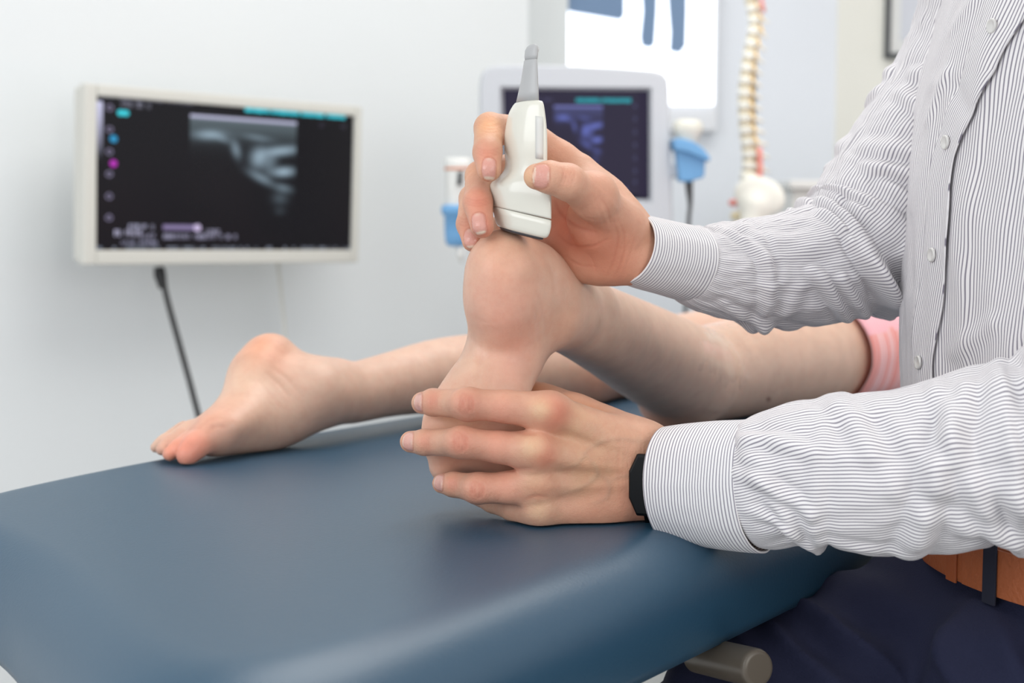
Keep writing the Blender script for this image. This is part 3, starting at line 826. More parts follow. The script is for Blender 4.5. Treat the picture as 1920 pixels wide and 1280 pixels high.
# low white cabinet at the right, and a sheet like panel under the viewer
def cabinet():
    D = 3.2; a = W(1486, 338, D); b = W(1640, 338, D); cx = (a[0]+b[0])/2; hw = (b[0]-a[0])/2
    root = empty('white_cabinet', (cx, D+0.2, 0)); tag(root, 'white storage cabinet behind the upper striped sleeve', 'cabinet')
    MB().box((cx, D+0.2, a[2]/2-0.01), (hw, 0.2, a[2]/2-0.01)).build('body', M_white, root, bevel=0.004)
    MB().box((cx, D+0.19, a[2]-0.01), (hw+0.01, 0.21, 0.01)).build('top', M_white, root, bevel=0.004)
    for s in (-1, 1):
        d = MB().box((cx+s*hw/2, D-0.01, a[2]/2), (hw/2-0.003, 0.009, a[2]/2-0.06)).build('door', M_white, root, bevel=0.003)
        MB().tube([(cx+s*0.02, D-0.04, a[2]*0.6), (cx+s*0.02, D-0.04, a[2]*0.6+0.1)], 0.005, 8).build('handle', M_steel, d, smooth=True)
cabinet()

# ------------------------------------------------------------------ treatment table
def T(px, py):
    "point of the table top seen at a pixel"
    a = W(px, py, 1.0); k = (TABZ-CAMZ)/(a[2]-CAMZ); return np.array([a[0]*k, k])
TD = nrm([0.609, 0.793, 0])[:2]; TN = np.array([TD[1], -TD[0]])
def T2(px, py):
    "the same on the level of the cushion's lower edge"
    a = W(px, py, 1.0); k = (TABZ-0.066-CAMZ)/(a[2]-CAMZ); return np.array([a[0]*k, k])
def table():
    root = empty('treatment_table', (0.5, 1.6, 0)); tag(root, 'navy blue upholstered treatment table across the foreground', 'treatment table')
    near = T2(1160, 1280); near2 = T2(1650, 1043); far = T(290, 840); far2 = T(780, 766)
    pts = [near2+TD*2.2, near2, near, near-TD*0.14, (-.070, .652), (-.135, .598), (-.190, .632), (-.232, .715), T2(75, 1330), T2(0, 1219), (-.400, .965), (-.468, 1.022), (-.442, 1.078), T(0, 896), far, far2, far2+TD*2.1]
    # smooth the closed outline
    pts = [np.array(p) for p in pts]
    for _ in range(4):
        q = []
        for i in range(len(pts)):
            a, b = pts[i], pts[(i+1) % len(pts)]; q += [a*0.75+b*0.25, a*0.25+b*0.75]
        pts = q
    P = np.array(pts); d = np.r_[0, np.cumsum(np.linalg.norm(np.diff(np.vstack([P, P[:1]]), axis=0), axis=1))]
    PP = np.vstack([P, P[:1]]); n = 360; s = np.linspace(0, d[-1], n, endpoint=False)
    P = np.stack([np.interp(s, d, PP[:, 0]), np.interp(s, d, PP[:, 1])], 1)
    tg = np.roll(P, -1, 0)-np.roll(P, 1, 0); tg /= np.linalg.norm(tg, axis=1)[:, None]; nr = np.stack([tg[:, 1], -tg[:, 0]], 1)
    ar = 0.5*np.sum(P[:, 0]*np.roll(P[:, 1], -1)-np.roll(P[:, 0], -1)*P[:, 1])
    if ar < 0: nr = -nr
    r = 0.045; rings = []
    prof = [(0.012, -0.075), (0.003, -0.074), (0.0, -0.066)]+[(r-r*math.cos(a), -r+r*math.sin(a)) for a in np.linspace(0, math.pi/2, 10)]
    for off, z in prof:
        R_ = P-nr*off
        for _ in range(int(off*900)): R_ = R_*.5+.25*(np.roll(R_, 1, 0)+np.roll(R_, -1, 0))
        rings.append(np.c_[R_, np.full(n, TABZ+z-0.001)])
    cen = P.mean(0)
    base = rings[-1][:, :2]
    for f in (0.97, 0.9, 0.75, 0.5, 0.25):
        rings.append(np.c_[cen+(base-cen)*f, np.full(n, TABZ-0.001)])
    V = np.vstack(rings+[np.r_[cen, TABZ-0.001][None], ]); m = len(rings)
    F = [(i*n+k, i*n+(k+1) % n, (i+1)*n+(k+1) % n, (i+1)*n+k) for i in range(m-1) for k in range(n)]
    F += [((m-1)*n+k, (m-1)*n+(k+1) % n, m*n) for k in range(n)]+[tuple(range(n))[::-1]]
    mesh_obj('cushion', V, F, M_vinyl, root)
    # steel frame below, base and columns
    fr = MB(); bas = base-nr*0.05; n2 = n
    V = np.vstack([np.c_[bas, np.full(n, TABZ-0.076)], np.c_[bas, np.full(n, TABZ-0.105)]])
    fr.add(V, [(k, (k+1) % n, n+(k+1) % n, n+k) for k in range(n)]+[tuple(range(n)), tuple(range(n, 2*n))[::-1]])
    fr.build('under_frame', M_dkgrey, root)
    c = np.r_[(near2+far2)/2+TD*0.75, 0]
    ax = [np.r_[TD, 0], np.r_[TN, 0], [0, 0, 1]]
    MB().box(c+np.array([0, 0, 0.04]), (0.85, 0.24, 0.035), ax).build('base', M_white, root, bevel=0.01)
    for s_ in (-1, 1):
        MB().box(c+ax[0]*s_*0.55+np.array([0, 0, 0.355]), (0.06, 0.07, 0.285), ax).build('column', M_white, root, bevel=0.006)
    # padded lever bar under the near edge
    a = W(1308, 1226, 0.965); b = W(1418, 1252, 0.905)
    bar = MB(); u = nrm(b-a); s1 = nrm(np.cross(u, [0, 0, 1])); s2 = np.cross(s1, u)
    bar.lathe(a, [(0.006, -0.004), (0.0112, -0.002), (0.0128, 0.001)]+[(0.0128, np.linalg.norm(b-a)-0.001), (0.0118, np.linalg.norm(b-a)+0.002), (0.009, np.linalg.norm(b-a)+0.0035)], 36, [s1, s2, u])
    bar.build('grip', M_bronze, root, bevel=0.0008)
    rod = MB(); rod.tube([a+u*0.02, a-u*0.04, a-u*0.10+np.array([0.0, 0.10, -.01])], 0.007, 12); rod.build('lever_rod', M_dkgrey, root, smooth=True)
    return root
table()

# ------------------------------------------------------------------ the ultrasound probe in the hand
def probe():
    D = 0.995
    root = empty('ultrasound_probe', W(975, 440, D)); tag(root, 'cream handheld ultrasound probe with grey neck pressed on the raised heel', 'ultrasound probe')
    # y, x left, x right, half depth, squareness
    secs = [(188, 976, 1004, .0075, 2.2), (190, 968, 1014, .0105, 2.6), (196, 962, 1018, .0125, 2.8), (211, 954, 1020.5, .0135, 2.9), (232, 949, 1023, .0142, 2.9), (253, 946, 1024.5, .0145, 3), (280, 946, 1025, .0145, 3.1), (301, 947.5, 1025, .014, 3.2),
            (318, 945, 1025.5, .0138, 3.2), (330, 937, 1026.5, .0142, 3.2), (341, 925, 1028.5, .015, 3.3), (351, 918.5, 1030.5, .0155, 3.5), (362, 916.5, 1032, .0158, 3.8), (380, 918.5, 1032.5, .0158, 4.2), (398, 922, 1032.5, .0155, 4.6)]
    rot = math.radians(24); n = 96
    def ring(y, xl, xr, t, e, D=D, tilt=0.0):
        a = (xr-xl)/2*D/FPX; c = W((xl+xr)/2, y, D); k = a/math.sqrt((a*math.cos(rot))**2+(t*math.sin(rot))**2)
        out = []
        for i in range(n):
            q = 2*math.pi*i/n; x = a*math.copysign(abs(math.cos(q))**(2/e), math.cos(q)); z = t*math.copysign(abs(math.sin(q))**(2/e), math.sin(q))
            # long side turned away to the left, so that its right edge faces the camera
            X = x*math.cos(rot)-z*math.sin(rot); Y = x*math.sin(rot)*-0.9+z*math.cos(rot)
            out.append([X, Y])
        out = np.array(out); sc = a/np.abs(out[:, 0]).max(); out[:, 0] *= sc
        return np.array([c+np.array([o[0], o[1], -(o[0])*tilt]) for o in out])
    def solid(nm, rs, mat, cap0=True, cap1=True, smooth=True):
        m = len(rs); V = np.vstack(rs); F = [(i*n+k, i*n+(k+1) % n, (i+1)*n+(k+1) % n, (i+1)*n+k) for i in range(m-1) for k in range(n)]
        if cap0: F.append(tuple(range(n))[::-1])
        if cap1: F.append(tuple((m-1)*n+k for k in range(n)))
        return mesh_obj(nm, V, F, mat, root)
    C, _ = catmull([[0, 0, y, xl, xr, t, e] for y, xl, xr, t, e in secs], 60)
    rs = [ring(r[2], r[3], r[4], r[5], r[6], tilt=0.22*max(0, (r[2]-300)/98)**1.2 if r[2] > 300 else 0) for r in C]
    o = solid('handle', rs, M_probe)
    low = [(399.5, 923, 1031.5, .0150, 4.8), (400.2, 922, 1032.5, .0156, 4.8), (412, 925, 1032, .0152, 4.8), (424, 928, 1029.5, .0146, 4.6), (431, 930, 1026.5, .0140, 4.4), (434.5, 933, 1022.5, .0128, 4.2), (436, 937, 1018, .0112, 4.2)]
    solid('head', [ring(*r, tilt=0.24) for r in low], M_probe)
    solid('seam', [ring(398, 923.5, 1031, .0148, 4.8, tilt=0.235), ring(401, 923.5, 1031, .0148, 4.8, tilt=0.235)], M_probe_seam)
    solid('lens', [ring(434.5, 936, 1019, .0105, 4, tilt=0.24), ring(439, 938, 1017, .010, 4, tilt=0.24), ring(441, 944, 1010, .008, 4, tilt=0.24)], M_lens)
    rel = [(190, 968, 1010, .0095, 2.3), (172, 972, 1009.5, .009, 2.3), (150, 977, 1008.5, .008, 2.2), (125, 981, 1007.5, .0072, 2.1), (113.5, 982.5, 1007, .0068, 2), (112, 984, 1006, .006, 2)]
    solid('strain_relief', [ring(*r) for r in rel], M_relief)
    capr = [(113, 984.5, 1007, .0055, 2), (104, 983.5, 1008.5, .0055, 2), (94, 984.5, 1008.5, .0055, 2), (87, 988, 1007.5, .0050, 2), (83.5, 992, 1004, .0036, 2), (82.5, 995, 1001, .0018, 2)]
    solid('cord_bend', [ring(*r) for r in capr], M_relief)
    P, _ = catmull([list(W(999, 97, D+0.003)), list(W(1004, 92, D+0.03)), list(W(1010, 120, D+0.055)), list(W(1018, 200, D+0.075)), list(W(1030, 330, D+0.11)), list(W(1040, 480, D+0.18)), list(W(1060, 560, D+0.28))], 30)
    MB().tube(P[:2], 0.0036, 12).build('cable', M_relief, root, smooth=True)
    # label lies on the right-hand face
    def on(px, py):
        # nearest surface point of the handle along the view ray
        V = np.vstack(rs); c = np.array([0, 0, CAMZ]); tgt = W(px, py, D); dr = nrm(tgt-c); q = V-c; al = q@dr; dist = np.linalg.norm(q-al[:, None]*dr, axis=1)
        ok = dist < 0.0012; k = np.argmin(np.where(ok, al, 9)); return c+dr*(al[k]-0.0001)
    L = [on(1004, 217+ (297-217)*t/6) for t in range(7)]; R = [on(1018.5, 219+(299-219)*t/6) for t in range(7)]; Mi = [on(1011, 218+80*t/6) for t in range(7)]
    V = L+Mi+R; F = []
    for c_ in range(2):
        for k in range(6): F.append((c_*7+k, c_*7+k+1, (c_+1)*7+k+1, (c_+1)*7+k))
    lb = mesh_obj('label', V, F, M_label, root); mod(lb, 'SOLIDIFY', thickness=0.00015, offset=0)
probe()

# ------------------------------------------------------------------ patient, lying face down with bent right leg
SK_LEG = (214, 178, 156)
def patient():
    root = empty('patient', W(1300, 700, 1.5)*np.array([1, 1, 0])+np.array([0, 0, TABZ])); tag(root, 'barefoot person in pink striped shorts lying face down on the treatment table', 'person')
    # right leg: raised heel, sole to the camera, toes held by the hand
    X = [1, 0, 0]
    foot = [
        (0.0, p_ell(W(951, 497, 1.015), (.0250, .0255, .0250))),
        (0.014, p_ell(W(938, 535, 1.010), (.0252, .0245, .032))),
        (0.014, p_pflat([(W(940, 575, 1.016), .0240, .026), (W(940, 640, 1.026), .0245, .023), (W(930, 690, 1.022), .0275, .0210), (W(915, 728, 1.012), .0315, .0195), (W(888, 800, .999), .0370, .0160), (W(878, 850, 1.000), .0340, .0120)], [1, 0, .05])),
        (0.03, p_cone(W(1000, 565, 1.04), W(955, 690, 1.05), .024, .018)),
        (0.02, p_cone(W(1000, 520, 1.035), W(1050, 575, 1.07), .020, .024)),
    ]
    foot.append((0.015, p_poly([(W(940, 800, 1.004), .014), (W(948, 870, 1.012), .013)])))
    toes = [[(W(834, 840, 1.0), .0125), (W(836, 872, 1.003), .0118), (W(846, 893, 1.012), .0105)],
            [(W(862, 850, 1.0), .009), (W(868, 885, 1.01), .0082), (W(874, 900, 1.02), .0075)],
            [(W(884, 850, 1.0), .0085), (W(892, 882, 1.01), .0075), (W(898, 895, 1.02), .007)],
            [(W(905, 845, 1.0), .008), (W(914, 875, 1.01), .007), (W(920, 886, 1.02), .0065)],
            [(W(926, 838, 1.0), .0075), (W(936, 862, 1.01), .0068), (W(942, 872, 1.02), .006)]]
    tm = []
    for t in toes: tm += [(0.0015 if i == 0 else 0.003, f) for i, (_, f) in enumerate(chain(t))]
    shin = [
        (0.0, p_poly([(W(1004, 500, 1.04), .0105), (W(1040, 530, 1.07), .014), (W(1085, 560, 1.11), .0200)])),
        (0.020, p_poly([(W(1030, 582, 1.062), .0255), (W(1098, 603, 1.13), .0325), (W(1156, 632, 1.21), .0380), (W(1222, 668, 1.31), .0450), (W(1284, 700, 1.40), .0500)])),
        (0.010, p_ell(W(1052, 592, 1.048), (.011, .012, .014))),          # ankle bone
        (0.02, p_poly([(W(1280, 715, 1.405), .044), (W(1258, 752, 1.41), .030)])),
        (0.012, p_poly([(W(1290, 707, 1.42), .0480), (W(1370, 692, 1.49), .0520), (W(1500, 670, 1.60), .0580), (W(1640, 650, 1.75), .0660), (W(1760, 620, 1.95), .0800)])),
    ]
    right = [(0.0, foot), (0.004, tm), (0.02, shin)]
    left = [(0.02, [
        (0.0, p_poly([(W(501, 673, 1.318), .0232), (W(484, 706, 1.305), .0235)])),
        (0.02, p_pflat([(W(484, 706, 1.300), .0240, .0225), (W(462, 745, 1.280), .0255, .0205), (W(440, 778, 1.258), .0275, .0185), (W(406, 806, 1.228), .0270, .0150)], [.8, -.6, .2])),
        (0.02, p_poly([(W(590, 742, 1.31), .0310), (W(515, 786, 1.285), .0280), (W(452, 808, 1.256), .0205), (W(405, 819, 1.232), .0150)])),
        (0.02, p_poly([(W(522, 668, 1.325), .013), (W(562, 694, 1.332), .015), (W(620, 712, 1.345), .019)])),
        (0.02, p_poly([(W(560, 735, 1.312), .0250), (W(640, 740, 1.345), .0285), (W(725, 722, 1.40), .0315), (W(830, 703, 1.46), .0385), (W(950, 695, 1.53), .0425), (W(1085, 692, 1.61), .0430)])),
        (0.010, p_ell(W(608, 722, 1.306), (.011, .010, .012))),
        (0.02, p_poly([(W(1085, 692, 1.61), .0430), (W(1340, 652, 1.84), .0520), (W(1560, 625, 2.05), .0720)])),
    ]), (0.006, [(0.0, p_cone(W(398, 812, 1.222), W(366, 836, 1.207), .0150, .0112)), (0.004, p_cone(W(366, 836, 1.207), W(351, 853, 1.200), .0112, .0098))]),
        (0.003, chain([(W(372, 812, 1.225), .009), (W(334, 838, 1.212), .0072), (W(318, 851, 1.208), .0068)], .003)),
        (0.003, chain([(W(358, 804, 1.235), .009), (W(318, 830, 1.225), .0068), (W(304, 842, 1.220), .0064)], .003)),
        (0.003, chain([(W(345, 804, 1.25), .008), (W(306, 828, 1.238), .0062), (W(292, 839, 1.234), .0056)], .003)),
        (0.003, chain([(W(345, 810, 1.26), .007), (W(312, 830, 1.25), .0058), (W(300, 838, 1.25), .005)], .003))]
    upper = [(0.03, [
        (0.05, p_flat(W(1700, 622, 2.0), W(1830, 560, 2.35), .15, .085, .13, .08, [.8, -.6, 0])),
        (0.06, p_flat(W(1830, 560, 2.35), W(1985, 520, 2.75), .12, .08, .16, .085, [.8, -.6, 0])),
        (0.05, p_cone(W(1985, 520, 2.75), W(2030, 505, 2.92), .06, .05)),
        (0.02, p_ell(W(2060, 490, 3.03), (.075, .095, .08)))])]
    def pol(model, h, pad=0.0):
        allc = []
        return model
    Vs = []; Fs = []; n0 = 0
    lo = np.array([-.12, .95, TABZ-.0]); hi = np.array([.75, 2.05, TABZ+.26])
    full = right+[(0.03, left[0][1])]+left[1:]
    # one continuous skin for both legs and hips
    V, F = polygonize([(0.0, foot), (0.004, tm), (0.02, shin)]+left+upper, (-.42, .94, TABZ-.012), (1.15, 3.15, TABZ+.27), 0.0021)
    V, F = biggest(V, F); V = relax(V, F, 7)
    # soft flesh rests on the table top
    low = V[:, 2] < TABZ+0.0008; V[low, 2] = TABZ+0.0008
    N = vnormals(V, F)
    blobs = [(W(945, 470, .99), .028, (230, 172, 138), .5), (W(935, 545, .985), .028, (212, 146, 122), .5), (W(945, 600, .99), .022, (216, 154, 136), .4),
             (W(905, 690, 1.0), .022, (226, 190, 164), .5), (W(968, 660, 1.0), .020, (222, 158, 138), .55), (W(955, 700, .99), .014, (222, 160, 140), .4), (W(870, 830, .98), .034, (224, 146, 116), .6), (W(850, 800, .98), .02, (232, 190, 150), .4),
             (W(1052, 592, 1.03), .016, (214, 152, 122), .35), (W(1240, 775, 1.38), .03, (206, 128, 98), .5), (W(495, 660, 1.30), .026, (226, 150, 112), .65), (W(500, 690, 1.29), .02, (228, 160, 132), .3),
             (W(430, 780, 1.25), .022, (232, 166, 130), .5), (W(465, 730, 1.28), .024, (234, 206, 178), .45), (W(350, 850, 1.2), .018, (232, 128, 106), .75), (W(312, 842, 1.2), .016, (234, 146, 118), .7), (W(400, 800, 1.22), .02, (228, 148, 118), .45),
             (W(1120, 715, 1.57), .03, (214, 136, 104), .4), (W(370, 830, 1.2), .012, (230, 140, 116), .5)]
    C = paint(V, SK_LEG, blobs)
    RD = (186, 116, 96); L = [([(904, 632), (900, 670), (896, 716)], 3.5, -.0006, RD, .12), ([(922, 640), (921, 680), (919, 720)], 2.5, -.0004, RD, .10), ([(945, 650), (948, 690), (946, 722)], 3, -.0003, RD, .06),
         ([(1000, 560), (1008, 600), (1012, 640)], 3, -.0005, RD, .10), ([(1010, 548), (1020, 590), (1024, 636)], 3, -.0005, RD, .10), ([(990, 590), (998, 625), (1003, 655)], 2.5, -.0004, RD, .08), ([(1020, 480), (1040, 520), (1042, 556)], 6, -.0008, RD, .05),
         ([(884, 590), (905, 602), (930, 604)], 2.2, -.0003, RD, .08), ([(500, 700), (525, 722), (548, 752)], 3, -.0006, RD, .12), ([(512, 690), (540, 712), (566, 742)], 3, -.0006, RD, .12), ([(486, 716), (508, 740), (528, 765)], 3, -.0005, RD, .10), ([(386, 812), (402, 800), (424, 800)], 2.6, -.0009, RD, .25), ([(326, 818), (350, 806), (380, 802)], 2.6, -.0006, RD, .15),
         ([(372, 800), (400, 784), (424, 786)], 3, -.0004, RD, .12)]
    V, C = engrave(V, N, C, L)
    mo = W(1441, 748, 1.50); ray = nrm(mo-np.array([0, 0, CAMZ])); q = V-np.array([0, 0, CAMZ]); al = q@ray; dd = np.linalg.norm(q-al[:, None]*ray, axis=1)
    w = np.exp(-(dd/0.0022)**2)[:, None]*(al < 1.65)[:, None]; C = C*(1-w)+w*np.array(lin((120, 66, 44)))
    def raydist(px, py):
        r = nrm(W(px, py, 1)-np.array([0, 0, CAMZ])); a = q@r; return np.linalg.norm(q-a[:, None]*r, axis=1), a
    G = np.zeros(len(V))
    gn = np.array([noise.fractal(Vector(p)*70, 1.0, 2.0, 3) for p in V])
    for px, py, rad, s in ((1366, 672, .020, 1.3), (1376, 696, .014, 1.1), (1352, 640, .02, 1.1), (1378, 622, .016, .9)):
        d_, a_ = raydist(px, py); G = np.maximum(G, np.clip((s*np.exp(-(d_/rad)**2)+.5*gn-.35)*2.5, 0, 1)*(d_ < rad*2.2))
    o = mesh_obj('body', V, F, M_leg, root, col=C, attrs={'gloss': G})
    o['label'] = 'bare skin of legs and feet'
    # shorts: cloth tube round the thigh, pale upper panel
    def sleeve(nm, st, mat, n=96, m=60, wob=0.0012, up=(0, 0, 1)):
        P, s = catmull(st, m); V = []; UV = []
        for i in range(m):
            t = nrm(P[min(i+1, m-1), :3]-P[max(i-1, 0), :3]); A = nrm(np.array(up, float)-t*(t@np.array(up, float))); Bv = np.cross(t, A)
            for k in range(n):
                a = 2*math.pi*k/n; r = 1+wob/P[i, 3]*noise.noise(Vector((math.cos(a)*2, math.sin(a)*2, s[i]*22)))*2
                pt = P[i, :3]+A*math.cos(a)*P[i, 3]*r+Bv*math.sin(a)*P[i, 4]*r
                pt[2] = max(pt[2], TABZ+0.001+0.0007)
                V.append(pt); UV.append((a/(2*math.pi)*0.42, s[i]))
        F = [(i*n+k, i*n+(k+1) % n, (i+1)*n+(k+1) % n, (i+1)*n+k) for i in range(m-1) for k in range(n)]
        ob = mesh_obj(nm, V, F, mat, root, uv=UV); mod(ob, 'SOLIDIFY', thickness=0.0016, offset=1)
        return ob
    sh = sleeve('shorts', [list(W(1533, 666, 1.632))+[.0640, .0690], list(W(1603, 655, 1.70))+[.0715, .0730], list(W(1640, 648, 1.745))+[.076, .076], list(W(1700, 625, 1.84))+[.088, .092], list(W(1760, 600, 1.95))+[.102, .118], list(W(1790, 585, 2.1))+[.106, .16], list(W(1830, 560, 2.35))+[.104, .14]], M_pink, up=(-.12, 0, 1))
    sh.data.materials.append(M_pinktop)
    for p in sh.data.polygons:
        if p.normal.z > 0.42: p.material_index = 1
    sleeve('shorts', [list(W(1500, 634, 2.0))+[.075, .075], list(W(1560, 622, 2.06))+[.082, .085], list(W(1640, 600, 2.15))+[.095, .10]], M_pink)
    sleeve('top', [list(W(1690, 585, 2.0))+[.10, .14], list(W(1790, 570, 2.3))+[.106, .15], list(W(1985, 520, 2.75))+[.10, .175], list(W(2010, 512, 2.85))+[.06, .07]], M_pinktop)
    hv, hf = polygonize([(0, [(0, p_ell(W(2062, 478, 3.04), (.083, .10, .088))), (.03, p_ell(W(2075, 520, 3.06), (.06, .06, .06)))])], W(2062, 478, 3.04)-.16, W(2062, 478, 3.04)+.16, 0.006)
    mesh_obj('hair', hv, hf, M_hair, root)
patient()

# ------------------------------------------------------------------ practitioner
UP = np.array([0, 0, 1.0])
FWD = nrm([-.95, -.30, 0]); RGT = nrm([-.30, .95, 0])
person = empty('practitioner', (0.42, 1.0, 0))
tag(person, 'person in striped shirt and navy trousers holding the probe and the foot', 'person')
SK_H = (208, 162, 136)

def lower_hand():
    D = {}
    idx = [(W(1030, 772, .962), .0138), (W(950, 762, .957), .0110), (W(878, 757, .956), .0106), (W(812, 754, .974), .0092), (W(792, 755, .986), .0078)]
    mid = [(W(1003, 846, .958), .0142), (W(935, 838, .956), .0106), (W(865, 829, .956), .0104), (W(796, 829, .972), .0088), (W(770, 828, .982), .0076)]
    rng_ = [(W(1003, 906, .962), .0130), (W(955, 914, .963), .0110), (W(896, 915, .964), .0103), (W(850, 908, .974), .0084), (W(829, 906, .984), .0070)]
    pky = [(W(1012, 956, .966), .0118), (W(965, 952, .978), .0095), (W(925, 938, .992), .0085), (W(890, 925, 1.005), .0075)]
    def fing(c): return [(0.003 if i else 0.0012, f) for i, (_, f) in enumerate(chain(c))]
    wr = W(1235, 897, .985)
    palm = [(0, p_pflat([(W(1045, 860, .974), .0395, .0135), (W(1130, 874, .978), .0365, .0160), (W(1190, 888, .982), .0335, .0180), (wr, .0325, .0200), (W(1330, 902, .975), .034, .024), (W(1600, 890, .905), .040, .036), (W(2040, 820, .84), .042, .042)], UP))]
    for p, r, tx, ty, tr in ((idx[0][0], .0115, 1190, 842, .0135), (mid[0][0], .0118, 1190, 868, .014), (rng_[0][0], .0110, 1190, 905, .013), (pky[0][0], .0108, 1190, 938, .0135)):
        palm.append((.006, p_cone(p, W(tx, ty, .981), r, tr)))
    fore = []
    thumb = [(.012, p_poly([(W(1205, 834, .990), .0165), (W(1140, 805, 1.004), .0165), (W(1066, 770, 1.032), .0140), (W(1002, 743, 1.058), .0118), (W(945, 738, 1.072), .0095)]))]
    web = [(.016, p_cone(W(1045, 800, .985), W(1060, 775, 1.015), .014, .012)), (.015, p_cone(W(1120, 945, .985), W(1000, 955, .985), .018, .012))]
    model = [(0, palm+fore+thumb+web), (.009, fing(idx)+fing(mid)+fing(rng_)+fing(pky))]
    knk = []
    for c, r in ((W(1026, 770, .951), .0065), (W(1000, 842, .947), .0072), (W(1001, 902, .952), .0062), (W(1008, 952, .957), .0058)):
        knk.append((.012, p_ell(c, (r*1.25, r*.8, r))))
    for c, r in ((W(873, 756, .950), .0078), (W(864, 828, .950), .0078), (W(894, 915, .9565), .0072)): knk.append((.006, p_ell(c, (r*1.25, r*.9, r*1.05))))
    model.append((.008, knk))
    return model, dict(idx=idx, mid=mid, ring=rng_, pky=pky)

def upper_hand():
    idx = [(W(1048, 300, 1.058), .0135), (W(985, 248, 1.050), .0115), (W(918, 240, 1.020), .0108), (W(914, 286, 1.000), .0100), (W(917, 318, .993), .0085)]
    mid = [(W(1030, 350, 1.068), .0130), (W(960, 318, 1.060), .0118), (W(901, 330, 1.030), .0108), (W(896, 380, 1.004), .0102), (W(904, 424, .992), .0084)]
    rg = [(W(1025, 390, 1.068), .0125), (W(940, 370, 1.062), .0110), (W(887, 372, 1.046), .0100), (W(880, 420, 1.026), .0092), (W(886, 452, 1.016), .0076)]
    pk = [(W(1040, 430, 1.066), .0115), (W(985, 425, 1.068), .0095), (W(940, 425, 1.072), .0085), (W(925, 450, 1.066), .0075)]
    th = [(W(1170, 428, 1.030), .0190), (W(1114, 372, .996), .0142), (W(1064, 341, .969), .0120), (W(1030, 332, .963), .0108), (W(1006, 331, .962), .0088)]
    wr = W(1188, 466, 1.042)
    def fing(c): return [(0.003 if i else 0.0012, f) for i, (_, f) in enumerate(chain(c))]
    wdir = nrm(W(1120, 340, 1.04)-W(1080, 470, 1.04))
    palm = [(0, p_pflat([(W(1048, 372, 1.058), .034, .0130), (W(1085, 402, 1.056), .0345, .0150), (W(1130, 440, 1.048), .0300, .0175)], wdir)),
            (.02, p_pflat([(W(1125, 440, 1.048), .028, .0175), (wr, .0235, .0200), (W(1300, 497, 1.071), .0245, .0225), (W(1600, 492, 1.12), .036, .034)], UP)),
            (.012, p_poly([(W(1060, 452, 1.055), .0125), (W(1125, 488, 1.046), .0165), (W(1180, 480, 1.042), .0180)])),
            (.012, p_poly([(idx[0][0], .0130), (W(1105, 358, 1.052), .0135), (W(1165, 430, 1.045), .0150)])), (.012, p_ell(W(1122, 418, 1.022), (.024, .014, .020), [nrm([1, 0, -.6]), [0, 1, 0], nrm([.6, 0, 1])])),
            (.010, p_cone(W(1122, 355, 1.015), W(1100, 352, 1.045), .0110, .0115))]
    thumb = [(.0, p_cone(th[0][0], th[1][0], .0165, th[1][1])), (.006, p_cone(th[1][0], th[2][0], .0130, th[2][1])), (.004, p_cone(th[2][0], th[3][0], th[2][1], th[3][1])), (.003, p_cone(th[3][0], th[4][0], th[3][1], th[4][1])), (.012, p_ell(W(1116, 362, .992), (.0125, .010, .0125)))]
    model = [(0, palm), (.006, thumb), (.006, fing(idx)+fing(mid)+fing(rg)+fing(pk))]
    return model, dict(idx=idx, mid=mid, ring=rg, th=th)

